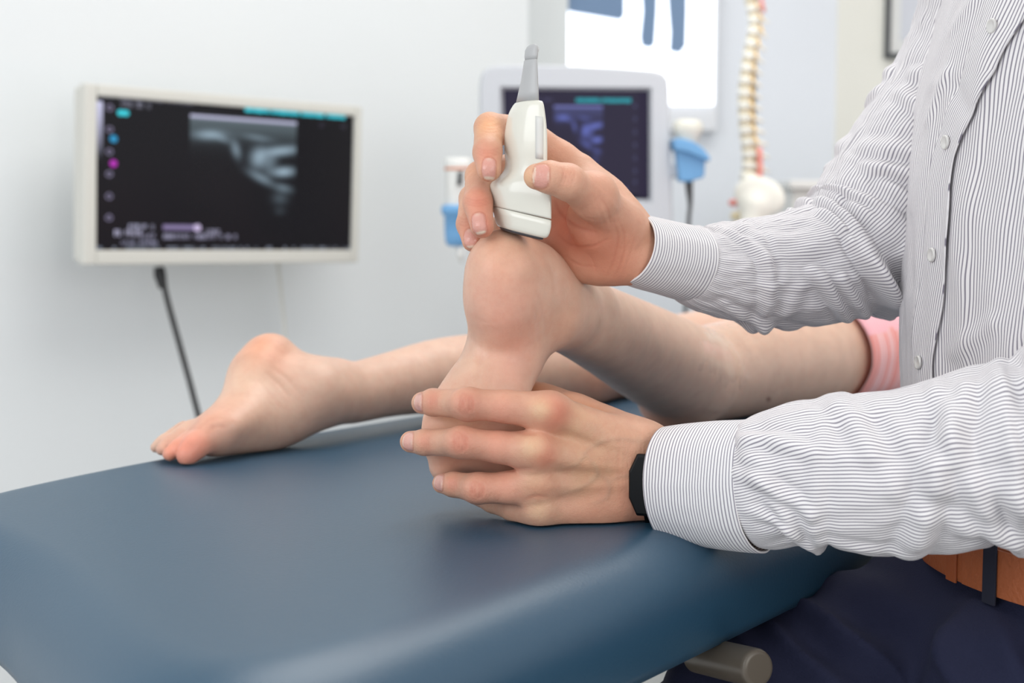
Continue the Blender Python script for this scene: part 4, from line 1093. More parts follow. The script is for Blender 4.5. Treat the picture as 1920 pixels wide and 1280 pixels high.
def body_mesh():
    parts = []
    m1, d1 = lower_hand()
    V, F = polygonize(m1, (-.09, .78, TABZ-.01), (.42, 1.10, TABZ+.14), 0.0011); V, F = biggest(V, F); V = relax(V, F, 2, .4)
    V[:, 2] = np.maximum(V[:, 2], TABZ+0.0006)
    N = vnormals(V, F); G = np.zeros(len(V))
    red = (212, 124, 104); yel = (228, 194, 154)
    bl = [(W(875, 757, .946), .010, red, .6), (W(812, 752, .965), .008, (214, 118, 94), .45), (W(864, 829, .946), .010, red, .6), (W(800, 828, .963), .008, (214, 118, 94), .4), (W(893, 917, .955), .009, red, .6), (W(845, 905, .965), .007, (214, 120, 96), .45),
          (W(1040, 776, .947), .014, (204, 98, 74), .65), (W(1012, 767, .945), .008, yel, .7), (W(1018, 856, .943), .011, (208, 104, 80), .6), (W(995, 838, .943), .009, yel, .7), (W(1003, 903, .948), .009, yel, .55), (W(1012, 918, .95), .010, (206, 112, 88), .35), (W(1010, 952, .952), .0085, yel, .5),
          (W(940, 770, .948), .016, (222, 142, 120), .45), (W(930, 838, .948), .016, (222, 142, 120), .45), (W(950, 915, .955), .016, (222, 142, 120), .4), (W(1110, 860, .96), .022, (206, 160, 120), .5), (W(1180, 905, .963), .03, (204, 142, 108), .4), (W(1215, 960, .97), .02, (214, 130, 106), .4),
          (W(1070, 790, .965), .012, (214, 176, 128), .5), (W(1100, 750, 1.0), .02, (206, 136, 92), .5), (W(1110, 960, .965), .025, (206, 136, 108), .35), (W(1095, 905, .958), .01, (188, 150, 112), .35), (W(1130, 885, .96), .008, (186, 150, 116), .3), (W(1000, 725, 1.05), .015, (222, 150, 100), .5),
          (W(785, 756, .99), .008, (236, 166, 130), .5), (W(765, 828, .98), .008, (236, 166, 130), .5), (W(822, 905, .98), .008, (236, 166, 130), .5)]
    C = paint(V, SK_H, bl)
    def nl(c, prev, out, hw, hl): return (c, c-prev, out, hw, hl)
    fr = np.array([0, -1, 0.0])
    for key, (px, py, dd) in dict(idx=(788, 754, .9765), mid=(766, 828, .973), ring=(823, 905, .9755)).items():
        ch = d1[key]; al = nrm(ch[-1][0]-ch[-2][0]); c = W(px, py, dd); hw = ch[-1][1]*.80
        ol = nrm(np.array([-.55, -.8, .05]))
        V, C, G = nails(V, N, C, G, [(c+ol*0.0, nrm([-.82, .55, 0]), ol, hw, .0062)], tip=(228, 208, 188), rgb=(218, 166, 152))
    cl = []
    for key in ('idx', 'mid', 'ring'):
        ch = d1[key]; al = nrm(ch[3][0]-ch[1][0]); cl.append((ch[2][0]+np.array([0, -ch[2][1], 0]), al, .0085, 5, .0019, .00055)); cl.append((ch[3][0]+np.array([0, -ch[3][1], 0]), al, .006, 3, .0016, .00035))
    V = creases(V, N, cl)
    RD = (188, 92, 72); L = []
    for cx, cy, r in ((874, 757, 15), (863, 829, 15), (894, 919, 13)):
        for k in (-9, -5, -1, 3, 7, 11):
            b_ = 3 if k > 0 else -3; L.append(([(cx+k, cy-r), (cx+k+b_, cy), (cx+k, cy+r)], 1.5, -.00038, RD, .30))
        L.append(([(cx-r-2, cy-8), (cx-4, cy-r-4), (cx+r, cy-6)], 2.2, -.0002, RD, .15)); L.append(([(cx-r-2, cy+8), (cx-4, cy+r+4), (cx+r, cy+7)], 2.2, -.0002, RD, .15))
    for cx, cy, r in ((812, 754, 13), (796, 829, 11), (848, 908, 10)):
        for k in (-4, 0, 4, 8): L.append(([(cx+k, cy-r), (cx+k-1, cy), (cx+k, cy+r)], 1.4, -.00022, RD, .18))
    r_ = random.Random(3)
    for k in range(16):
        x0 = 1158+k*4.8; y0 = r_.uniform(812, 850); y1 = r_.uniform(900, 975)
        L.append(([(x0+r_.uniform(-3, 3), y0), (x0+r_.uniform(-4, 4), (y0+y1)/2), (x0+r_.uniform(-3, 3)+4, y1)], 1.5, -.00016, RD, .10))
    for k in range(26):
        x0 = r_.uniform(1045, 1170); y0 = r_.uniform(800, 960); L.append(([(x0, y0), (x0+r_.uniform(4, 14), y0+r_.uniform(-14, 14)), (x0+r_.uniform(10, 26), y0+r_.uniform(-20, 20))], 1.5, -.00012, RD, .08))
    VN = (166, 140, 118)
    L += [([(1048, 880), (1082, 868), (1108, 838), (1150, 822), (1212, 826)], 5, .00045, VN, .30), ([(1050, 925), (1090, 912), (1120, 886), (1098, 850)], 5, .00050, VN, .32), ([(1120, 886), (1140, 902), (1138, 930), (1110, 945)], 5, .0004, VN, .30), ([(1140, 902), (1180, 890), (1225, 900)], 5, .00035, VN, .22),
          ([(1045, 790), (1110, 820), (1200, 850)], 9, .0007, VN, 0), ([(1020, 860), (1100, 872), (1200, 880)], 9, .0006, VN, 0), ([(1020, 912), (1100, 912), (1200, 905)], 8, .0005, VN, 0),
          ([(965, 806), (985, 812), (1010, 812)], 4, -.0006, RD, .2), ([(945, 878), (968, 880), (1000, 878)], 4, -.0006, RD, .2), ([(985, 935), (1005, 930), (1030, 932)], 4, -.0005, RD, .2)]
    V, C = engrave(V, N, C, L)
    # wrist folds
    V = creases(V, N, [(W(1205, 880, .965), nrm([1, 0, -.05]), .022, 12, .0030, .00022)])
    parts.append((V, F, C, G))
    m2, d2 = upper_hand()
    V, F = polygonize(m2, (-.06, .93, CAMZ-.10), (.30, 1.17, CAMZ+.10), 0.0011); V, F = biggest(V, F); V = relax(V, F, 2, .4)
    N = vnormals(V, F); G = np.zeros(len(V))
    bl = [(W(915, 232, 1.005), .012, (232, 170, 120), .6), (W(912, 290, .99), .010, (222, 134, 108), .55), (W(918, 330, .985), .006, (238, 190, 130), .6), (W(898, 375, .992), .013, (216, 122, 98), .6), (W(905, 425, .985), .010, (218, 118, 96), .6), (W(878, 430, 1.015), .012, (222, 134, 106), .5),
          (W(988, 335, .957), .007, (238, 196, 146), .45), (W(1065, 330, .957), .011, (226, 160, 134), .4), (W(1110, 365, .982), .014, (222, 150, 124), .5), (W(1100, 440, 1.02), .028, (214, 118, 90), .55), (W(1060, 420, 1.04), .02, (220, 118, 90), .6),
          (W(1150, 460, 1.02), .02, (212, 130, 100), .4), (W(1160, 500, 1.03), .02, (206, 122, 92), .4), (W(1045, 290, 1.04), .015, (222, 146, 112), .4), (W(880, 330, 1.02), .01, (228, 160, 120), .4)]
    C = paint(V, SK_H, bl)
    N = vnormals(V, F)
    V, C, G = nails(V, N, C, G, [(W(916, 314, .9845), nrm([-.05, -.25, -1]), nrm([-.12, -1, -.25]), .0048, .0072)])
    V, C, G = nails(V, N, C, G, [(W(896, 418, .9845), nrm([.18, -.25, -1]), nrm([-.28, -1, -.2]), .0050, .0076)])
    V, C, G = nails(V, N, C, G, [(W(877, 446, 1.0085), nrm([.1, -.2, -1]), nrm([-.6, -.8, -.1]), .0044, .0070)])
    V, C, G = nails(V, N, C, G, [(W(1015, 329, .9525), nrm([-1, 0, .08]), nrm([0, -1, .10]), .0078, .0054)])
    RD = (178, 84, 62); L = []
    for dy in (-5, 0, 5): L.append(([(894, 282+dy), (914, 288+dy), (944, 281+dy)], 1.6, -.00030, RD, .22)); L.append(([(868, 374+dy), (895, 381+dy), (926, 373+dy)], 1.6, -.00030, RD, .22))
    for dy in (-6, 0, 6): L.append(([(898, 236+dy), (918, 243+dy), (944, 238+dy)], 2.0, -.00025, RD, .12)); L.append(([(858, 412+dy), (870, 417+dy), (880, 414+dy)], 1.6, -.00025, RD, .2))
    for dx in (-9, -4, 1, 6, 11): L.append(([(1062+dx, 314), (1066+dx, 328), (1062+dx, 344)], 1.7, -.00030, RD, .15))
    L += [([(1040, 378), (1052, 402), (1080, 424), (1118, 436)], 3.2, -.0009, RD, .35), ([(1046, 440), (1070, 458), (1108, 462), (1140, 448)], 2.6, -.0006, RD, .28), ([(1128, 372), (1140, 392), (1146, 420)], 2.4, -.0004, RD, .2),
          ([(1150, 412), (1160, 445), (1150, 490), (1138, 516)], 2.4, -.0005, RD, .22), ([(1160, 410), (1172, 450), (1164, 495), (1150, 520)], 2.2, -.0004, RD, .18), ([(1060, 480), (1085, 496), (1120, 500)], 2.4, -.0004, RD, .2), ([(1090, 392), (1100, 408), (1122, 412)], 2.2, -.0003, RD, .15), ([(1100, 470), (1112, 490), (1118, 510)], 2, -.0003, RD, .12),
          ([(1120, 352), (1140, 372), (1160, 398)], 5, .0006, RD, 0)]
    V, C = engrave(V, N, C, L)
    V = creases(V, N, [(W(1064, 336, .957), nrm([1, 0, -.3]), .010, 4, .0024, .00035), (W(1128, 420, .99), nrm([1, 0, .5]), .018, 4, .004, .0005), (W(1170, 480, 1.02), nrm([1, 0, -.3]), .016, 3, .004, .0004)])
    parts.append((V, F, C, G))
    # trunk, upper arms, neck and head under and above the shirt
    el = W(2060, 815, .835); sl = np.array([.47, .83, 1.20]); er = W(1648, 465, 1.13); sr = np.array([.405, 1.13, 1.17])
    hd = np.array([.40, 1.0, 1.50])
    face = nrm([-.9, .12, -.25])
    trunk = [(0, p_pflat([((.43, 1.0, .62), .14, .09), ((.43, 1.0, .80), .14, .09), ((.455, 1.0, 1.16), .15, .085)], RGT)),
             (.02, p_cone(sl, sr, .035, .035)), (.04, p_cone((.455, 1.0, 1.2), (.43, 1.0, 1.38), .055, .050)),
             (.03, p_ell(hd, (.095, .078, .115), [nrm([face[0], face[1], 0]), nrm([-face[1], face[0], 0]), UP])), (.03, p_ell(hd+np.array([-.035, .0, -.06]), (.06, .055, .06))),
             (.012, p_cone(hd+face*.085+np.array([0, 0, .02]), hd+face*.108+np.array([0, 0, -.018]), .009, .013)),
             (.008, p_cone(hd+face*.088+np.array([-.01, .018, -.045]), hd+face*.088+np.array([-.01, -.018, -.045]), .008, .008)),
             (.006, p_ell(hd+np.array([.01, .078, -.005]), (.018, .008, .03))), (.006, p_ell(hd+np.array([.01, -.078, -.005]), (.018, .008, .03))),
             (.02, p_cone(sl, el, .038, .035)), (.02, p_cone(sr, er, .034, .030))]
    V, F = polygonize([(0, trunk)], (.15, .70, .50), (.75, 1.30, 1.70), 0.007); V, F = biggest(V, F); V = relax(V, F, 2)
    C = paint(V, SK_H, [])
    parts.append((V, F, C, np.zeros(len(V))))
    Vs = []; Fs = []; Cs = []; Gs = []; n = 0
    for V, F, C, G in parts: Vs.append(V); Fs.append(F+n); Cs.append(C); Gs.append(G); n += len(V)
    # join forearms and trunk inside the sleeves
    AV = np.vstack(Vs); off = np.cumsum([0]+[len(v) for v in Vs])
    for k in (0, 1):
        A_ = AV[off[k]:off[k+1]]; ia = off[k]+int(np.argmax(A_[:, 0])); T_ = AV[off[2]:off[3]]
        fa = next(f for f in Fs[k] if ia in f); it_ = off[2]+int(np.argmin(((T_-AV[ia])**2).sum(1))); ft = next(f for f in Fs[2] if it_ in f)
        Fs.append(np.array([[fa[0], fa[1], ft[1], ft[0]]]))
    mesh_obj('body', AV, np.vstack(Fs), M_hand, person, col=np.vstack(Cs), attrs={'gloss': np.concatenate(Gs)})
    hv, hf = polygonize([(0, [(0, p_ell(hd+np.array([.018, 0, .03]), (.092, .088, .105))), (.02, p_ell(hd+np.array([.05, 0, -.04]), (.055, .075, .06)))])], hd-.2, hd+.2, .006)
    mesh_obj('hair', hv, hf, M_hair, person)
body_mesh()

# ------------------------------------------------------------------ shirt: sleeves, cuffs, front
def fold(V0, u, s, lst):
    "lst = (u0, s0, u1, s1, width, height) straight folds in cloth coordinates (angle/2pi, metres)"
    d = np.zeros(len(u))
    for u0, s0, u1, s1, w, a in lst:
        # work in metres, the round direction has about 0.3 m
        per = 0.30
        for sh in (-1, 0, 1):
            x = (u+sh)*per; ax_, ay = u0*per, s0; bx, by = u1*per, s1
            L2 = (bx-ax_)**2+(by-ay)**2+1e-9
            t = np.clip(((x-ax_)*(bx-ax_)+(s-ay)*(by-ay))/L2, 0, 1)
            dx = x-ax_-t*(bx-ax_); dy = s-ay-t*(by-ay)
            r = np.sqrt(dx*dx+dy*dy)/w
            d += a*(np.exp(-r*r)-0.45*np.exp(-((r-1.5)/0.7)**2))*(0.35+0.65*np.sin(np.pi*np.clip(t*0.9+0.05, 0, 1)))
    return d

def cloth_loft(nm, st, mat, parent, n=200, m=260, up=(0, 0, 1), folds=(), amp=0.0015, fscale=(3.0, 30.0), per=0.30, seed=0.0, exp=2.0, rest=None, soliD=0.0008, gather=None, start=0.0):
    P, s = catmull(st, m); up = np.asarray(up, float)
    V = np.zeros((m, n, 3)); Nn = np.zeros((m, n, 3)); a = 2*np.pi*np.arange(n)/n
    prev = None
    for i in range(m):
        t = nrm(P[min(i+2, m-1), :3]-P[max(i-2, 0), :3])
        A = up if prev is None else prev
        A = nrm(A-t*(A@t)); prev = A
        Bv = np.cross(t, A)
        ca = np.sign(np.cos(a))*np.abs(np.cos(a))**(2/exp); sa = np.sign(np.sin(a))*np.abs(np.sin(a))**(2/exp)
        V[i] = P[i, :3]+np.outer(ca*P[i, 3], A)+np.outer(sa*P[i, 4], Bv)
        q = np.outer(np.cos(a)/P[i, 3], A)+np.outer(np.sin(a)/P[i, 4], Bv)
        Nn[i] = q/np.linalg.norm(q, axis=1)[:, None]
    U = np.tile(a/(2*np.pi), m); SS = np.repeat(s, n)
    V = V.reshape(-1, 3); Nn = Nn.reshape(-1, 3)
    d = fold(V, U, SS, folds)
    nz = np.array([noise.fractal(Vector((math.cos(2*math.pi*u_)*fscale[0]+seed, math.sin(2*math.pi*u_)*fscale[0], s_*fscale[1])), 1.0, 2.0, 3) for u_, s_ in zip(U, SS)])
    d = d+nz*amp
    if gather:
        ga, gl, gn = gather
        d = d+ga*np.exp(-(SS-start)/gl)*(0.5+0.5*np.sin(2*np.pi*U*gn+3*nz))
    d = d*np.clip(SS/.014, 0, 1)
    V = V+Nn*d[:, None]
    if rest is not None: V[:, 2] = np.maximum(V[:, 2], rest)
    nz2 = np.roll(nz.reshape(m, n), 3, 0).ravel()
    UV = np.stack([U*per+nz2*0.0005+d*0.10, SS+nz2*0.0004], 1)
    # close the seam of the cloth with a doubled column
    V = V.reshape(m, n, 3); V = np.concatenate([V, V[:, :1]], 1); UV = UV.reshape(m, n, 2)
    last = UV[:, :1].copy(); last[..., 0] += per; UV = np.concatenate([UV, last], 1)
    n1 = n+1
    F = [(i*n1+k, (i+1)*n1+k, (i+1)*n1+k+1, i*n1+k+1) for i in range(m-1) for k in range(n)]
    return V.reshape(-1, 3), F, UV.reshape(-1, 2), P, s

def add_cloth(nm, data, mat, parent, th=0.0009):
    V, F, UV = data[:3]
    o = mesh_obj(nm, V, F, mat, parent, uv=UV)
    if th: mod(o, 'SOLIDIFY', thickness=th, offset=-1)
    return o

def st(*rows): return [list(W(x, y, D))+[a, b] for x, y, D, a, b in rows]

shirtV = []; shirtF = []; shirtUV = []; ns = 0
def push(data):
    global ns
    V, F, UV = data[:3]; shirtV.append(V); shirtF.extend([tuple(i+ns for i in f) for f in F]); shirtUV.append(UV); ns += len(V)

# left (nearer) sleeve
lo_st = st((1418, 911, .931, .0405, .0345), (1436, 908, .927, .0425, .037), (1470, 897, .921, .0445, .039), (1520, 889, .913, .0475, .041), (1600, 885, .902, .0500, .043), (1700, 881, .889, .0515, .046), (1800, 866, .876, .0535, .048), (1880, 852, .866, .0550, .050),
           (1960, 835, .856, .0570, .052), (2060, 800, .840, .0590, .056), (2150, 700, .825, .0600, .060), (2220, 500, .815, .0620, .064), (2270, 200, .81, .066, .068), (2320, -120, .82, .068, .072))+[[.468, .835, 1.175, .066, .070], [.470, .865, 1.215, .060, .062], [.468, .915, 1.232, .050, .050], [.466, .965, 1.235, .030, .030]]
# angle 0 = up, 0.25 = towards the camera or away depending on travel; folds: (u, metres along, ...)
F_lo = [(.80, .005, .68, .045, .0045, .0030), (.72, .002, .62, .030, .004, .0024), (.90, .004, .80, .05, .005, .0028), (.05, .01, .9, .06, .006, .0026),
        (.98, .055, .80, .085, .007, .0028), (.86, .090, .66, .125, .008, -.0024), (.76, .125, .56, .098, .0075, .0058), (.90, .150, .72, .126, .008, .0048),
        (.97, .17, .78, .165, .007, .0030), (.92, .185, .70, .200, .007, -.0030), (.66, .12, .55, .17, .007, .0030), (.60, .05, .55, .10, .006, .0022), (.05, .13, .92, .18, .006, .0034), (.99, .19, .83, .215, .006, .0040), (.70, .16, .55, .215, .008, .0035), (.80, .20, .60, .22, .007, .003)]
F_lo = [(a_, b_, c_, d_, e_, f_*1.25) for a_, b_, c_, d_, e_, f_ in F_lo]
F_lo += [((1-u0), s0, (1-u1), s1, w, a) for u0, s0, u1, s1, w, a in F_lo]
push(cloth_loft('s', lo_st, M_shirt, None, n=260, m=420, folds=F_lo, fscale=(2.0, 16.0), amp=.0030, per=.31, seed=3, gather=(.0010, .012, 22), rest=None))
# right (farther) sleeve
up_st = st((1292, 494, 1.070, .0268, .0300), (1310, 500, 1.074, .0300, .033), (1345, 504, 1.082, .0345, .0365), (1400, 508, 1.092, .0395, .040), (1470, 505, 1.102, .0430, .043), (1545, 492, 1.115, .0490, .047), (1612, 455, 1.125, .0540, .050), (1662, 385, 1.135, .0560, .052),
           (1704, 310, 1.140, .0530, .053), (1748, 235, 1.143, .0510, .054), (1790, 160, 1.145, .0495, .055), (1828, 80, 1.145, .0495, .056), (1862, -20, 1.140, .053, .060), (1888, -110, 1.135, .057, .065))+[[.410, 1.125, 1.185, .056, .060], [.425, 1.085, 1.215, .052, .052], [.445, 1.030, 1.228, .030, .030]]
F_up = [(.75, .085, .55, .125, .0045, .0040), (.72, .105, .52, .140, .0045, .0042), (.80, .120, .55, .155, .005, .0048), (.92, .110, .60, .150, .006, .0040), (.03, .125, .72, .160, .006, .0050), (.88, .150, .60, .170, .006, .0044),
        (.05, .035, .70, .075, .006, .0024), (.95, .01, .75, .05, .005, .0020), (.60, .02, .50, .09, .006, .0022), (.02, .16, .85, .19, .006, .004), (.9, .20, .7, .23, .007, .004), (.05, .22, .8, .27, .007, .0035), (.95, .27, .7, .25, .006, .003), (.05, .29, .85, .33, .006, .0035), (.7, .18, .5, .2, .006, .004)]
F_up = [(a_, b_, c_, d_, e_, f_*1.5) for a_, b_, c_, d_, e_, f_ in F_up]
F_up += [((1-u0), s0, (1-u1), s1, w, a) for u0, s0, u1, s1, w, a in F_up]
push(cloth_loft('s', up_st, M_shirt, None, n=260, m=420, folds=F_up, amp=.0020, per=.30, seed=8, gather=(.0014, .016, 24)))
# trunk of the shirt: rings of an oval, long axis across the chest
tr = []
for z, cx, cy, a, b in ((.735, .420, .995, .158, .112), (.77, .417, .996, .160, .117), (.82, .413, .998, .164, .121), (.88, .412, 1.0, .168, .122), (.94, .413, 1.0, .172, .121), (1.00, .418, 1.0, .178, .121),
                        (1.06, .428, 1.0, .184, .122), (1.12, .442, 1.0, .188, .120), (1.18, .455, 1.0, .188, .114), (1.24, .460, 1.0, .165, .098), (1.28, .455, 1.0, .115, .080), (1.32, .448, 1.0, .070, .068)):
    tr.append([cx+.013, cy, z, a, b])
TPER = 1.0
# in this loft angle 0 points along RGT and angle .25 along cross(up, RGT)
sgn = np.cross(UP, RGT)@FWD
uf = .25 if sgn > 0 else .75
F_tr = []
rr = random.Random(5)
for _ in range(46):
    u0 = uf+rr.uniform(-.26, .30); s0 = rr.uniform(.0, .46); F_tr.append((u0*3.3, s0, u0*3.3+rr.uniform(-.12, .12), s0+rr.uniform(-.05, .05), rr.uniform(.004, .008), rr.uniform(-.0022, .0030)))
def trunk_loft():
    P, s = catmull(tr, 330); n = 640; m = len(P); a = 2*np.pi*np.arange(n)/n
    V = np.zeros((m, n, 3)); Nn = np.zeros((m, n, 3)); Bv = np.cross(UP, RGT)
    for i in range(m):
        e = 2.35; ca = np.sign(np.cos(a))*np.abs(np.cos(a))**(2/e); sa = np.sign(np.sin(a))*np.abs(np.sin(a))**(2/e)
        V[i] = P[i, :3]+np.outer(ca*P[i, 3], RGT)+np.outer(sa*P[i, 4], Bv)
        q = np.outer(np.cos(a)/P[i, 3], RGT)+np.outer(np.sin(a)/P[i, 4], Bv); Nn[i] = q/np.linalg.norm(q, axis=1)[:, None]
    U = np.tile(a/(2*np.pi), m); SS = np.repeat(s, n)
    d = np.zeros(m*n)
    for u0, s0, u1, s1, w, am in F_tr:
        x = U; du = (u1-u0)*.3; ux = u0/3.3
        t = np.clip(((x-ux)*du+(SS-s0)*(s1-s0))/(du*du+(s1-s0)**2+1e-9), 0, 1)
        r = np.sqrt(((x-ux-t*du)*.95)**2+(SS-s0-t*(s1-s0))**2)/w
        d += am*np.exp(-r*r)
    nz = np.array([noise.fractal(Vector((math.cos(2*math.pi*u_)*4, math.sin(2*math.pi*u_)*4, s_*7)), 1.0, 2.0, 3) for u_, s_ in zip(U, SS)])
    # long soft vertical drape
    dr = np.array([noise.noise(Vector((u_*22, s_*3.0, 5.0))) for u_, s_ in zip(U, SS)])
    d = d+nz*.0035+dr*.0035
    V = V.reshape(-1, 3)+Nn.reshape(-1, 3)*d[:, None]
    nr2 = np.array([noise.noise(Vector((u_*12, s_*6.0, 9.0))) for u_, s_ in zip(U, SS)])
    UV = np.stack([U*TPER+nr2*.004+d*.6, SS], 1)
    return V.reshape(m, n, 3), UV.reshape(m, n, 2), Nn, P, s
TV, TUV, TN_, TP, Ts = trunk_loft()
m_, n_ = TV.shape[:2]
tv = np.concatenate([TV, TV[:, :1]], 1); lastuv = TUV[:, :1].copy(); lastuv[..., 0] += TPER; tuv = np.concatenate([TUV, lastuv], 1); n1 = n_+1
push((tv.reshape(-1, 3), [(i*n1+k, i*n1+k+1, (i+1)*n1+k+1, (i+1)*n1+k) for i in range(m_-1) for k in range(n_)], tuv.reshape(-1, 2)))
shirt = mesh_obj('shirt', np.vstack(shirtV), shirtF, M_shirt, person, uv=np.vstack(shirtUV))
mod(shirt, 'SOLIDIFY', thickness=0.0009, offset=-1)

# front placket: the overlapping strip that carries the buttons; its path is read off the photograph's button line
def trunk_at(px, py):
    V = TV.reshape(-1, 3); c = np.array([0, 0, CAMZ]); dr = nrm(W(px, py, 1)-c); q = V-c; al = q@dr
    dist = np.linalg.norm(q-al[:, None]*dr, axis=1); ok = dist < 0.0035
    k = int(np.argmin(np.where(ok, al, 99))); return k//n_, k % n_
line = [(1722, 760), (1725, 682), (1733, 600), (1745, 520), (1752, 475), (1756, 410), (1757, 350), (1768, 290), (1778, 258), (1800, 200), (1826, 130), (1862, 50), (1885, -10), (1900, -60)]
ij = [trunk_at(x, y) for x, y in line]
js = np.unwrap(np.array([j for i, j in ij])*2*np.pi/n_)*n_/(2*np.pi); is_ = np.array([i for i, j in ij], float)
o_ = np.argsort(is_); is_, js = is_[o_], js[o_]
def placket():
    V = []; UV = []; i0, i1 = int(is_[0]), int(is_[-1]); cols = 26; rows = 0
    # which way round the trunk lies image-left
    pa = W(0, 0, 1)
    jr = 1 if TV[150, int(js.mean()+12) % n_][0]*1.0/TV[150, int(js.mean()+12) % n_][1] > TV[150, int(js.mean()-12) % n_][0]/TV[150, int(js.mean()-12) % n_][1] else -1
    for i in range(i0, i1+1):
        jc = np.interp(i, is_, js); wl, wr = -11.0, 9.5+1.1*math.sin(i*0.16)
        for c in range(cols):
            f = c/(cols-1); j = jc+jr*(wl+(wr-wl)*f); j0 = int(math.floor(j)); fr = j-j0
            p = TV[i, j0 % n_]*(1-fr)+TV[i, (j0+1) % n_]*fr; nn = TN_[i, j0 % n_]
            lift = .0016+.0012*math.sin(math.pi*f)*0.4+(.0014*f**4 if True else 0)
            if f < 0.04: lift = .0002
            V.append(p+nn*lift); UV.append(((wl+(wr-wl)*f)*TPER/n_, Ts[i]))
        rows += 1
    F = [(r*cols+c, r*cols+c+1, (r+1)*cols+c+1, (r+1)*cols+c) for r in range(rows-1) for c in range(cols-1)]
    if jr < 0: F = [f[::-1] for f in F]
    o = mesh_obj('placket', V, F, M_shirt, shirt, uv=UV); mod(o, 'SOLIDIFY', thickness=0.0012, offset=0)
placket()
def button(c, n, parent, r=.0052):
    n = nrm(n); s1 = nrm(np.cross(n, [0.3, 0.1, 1])); s2 = np.cross(n, s1)
    b = MB(); b.lathe(c, [(r*.7, 0), (r*.97, .0004), (r, .0012), (r*.93, .0021), (r*.78, .0022), (r*.66, .0016), (r*.1, .0015)], 28, [s1, s2, n])
    o = b.build('button', M_button, parent, smooth=True)
    k = MB()
    for ax in (0.8, 2.37): d = math.cos(ax)*s1+math.sin(ax)*s2; k.tube([c+n*.0014-d*.0011, c+n*.0021, c+n*.0014+d*.0011], .0003, 6)
    return o
for px, py in ((1862, 45), (1775, 262), (1750, 475), (1723, 683)):
    i, j = trunk_at(px, py); nn = TN_[i, j]
    button(TV[i, j]+nn*.0030, nn, shirt)

# cuffs
def cuff(stn, seed, per, shade):
    d = cloth_loft('c', stn, M_cuff, None, n=160, m=60, amp=.0009, fscale=(1.2, 8), per=per, seed=seed)
    o = mesh_obj('cuff', d[0], d[1], M_cuff, shirt, uv=d[2]); mod(o, 'SOLIDIFY', thickness=0.0018, offset=0)
    o.modifiers.new('bevel', 'BEVEL').width = 0.0006
    return d
dl = cuff(st((1250, 906, .972, .0385, .0310), (1290, 907, .962, .0405, .0330), (1350, 909, .948, .0425, .0350), (1400, 911, .936, .0432, .0362), (1426, 911, .930, .0436, .0368)), 1, .25, 0)
du = cuff(st((1181, 465, 1.042, .0252, .0275), (1210, 474, 1.050, .0262, .0290), (1250, 484, 1.060, .0270, .0305), (1285, 493, 1.068, .0278, .0315), (1298, 496, 1.071, .0280, .0318)), 2, .18, 0)
button(W(1368, 1026, .94)+np.array([0, 0, .001]), [0.0, -.3, -1], shirt, .0048)

# watch on the nearer wrist: strap and rounded case
def watch():
    c = W(1238, 900, .983); ax = nrm(W(1330, 902, .975)-W(1235, 897, .985)); A = nrm(UP-ax*(UP@ax)); Bv = np.cross(ax, A); Bv = Bv if Bv[1] < 0 else -Bv
    V = []; n = 72; prof = [(-.0085, .0), (-.0080, .0016), (.0080, .0016), (.0085, 0)]
    for k in range(n):
        a = 2*math.pi*k/n
        for x, h in prof: V.append(c+ax*x+A*math.cos(a)*(.0322+h)+Bv*math.sin(a)*(.0212+h))
    F = [(k*4+j, ((k+1) % n)*4+j, ((k+1) % n)*4+(j+1) % 4, k*4+(j+1) % 4) for k in range(n) for j in range(4)]
    mesh_obj('watch_strap', V, F, M_watch, person)
    cc = c+Bv*.0235-ax*.0085+A*.001
    oc = []
    for x, y in ((-.0085, -.0095), (-.0085, .0095), (-.003, .0215), (.0085, .0215), (.0085, -.0215), (-.003, -.0215)): oc.append((x, y))
    V = [cc+ax*x*k+A*y*k+Bv*z for z, k in ((-.0045, .96), (.0030, 1), (.0042, .90)) for x, y in oc]; m = len(oc)
    F = [(r*m+i, r*m+(i+1) % m, (r+1)*m+(i+1) % m, (r+1)*m+i) for r in range(2) for i in range(m)]+[tuple(range(m))[::-1], tuple(range(2*m, 3*m))]
    o = mesh_obj('watch_case', V, F, M_watch, person, smooth=False); mod(o, 'BEVEL', width=.0012, segments=3)
watch()

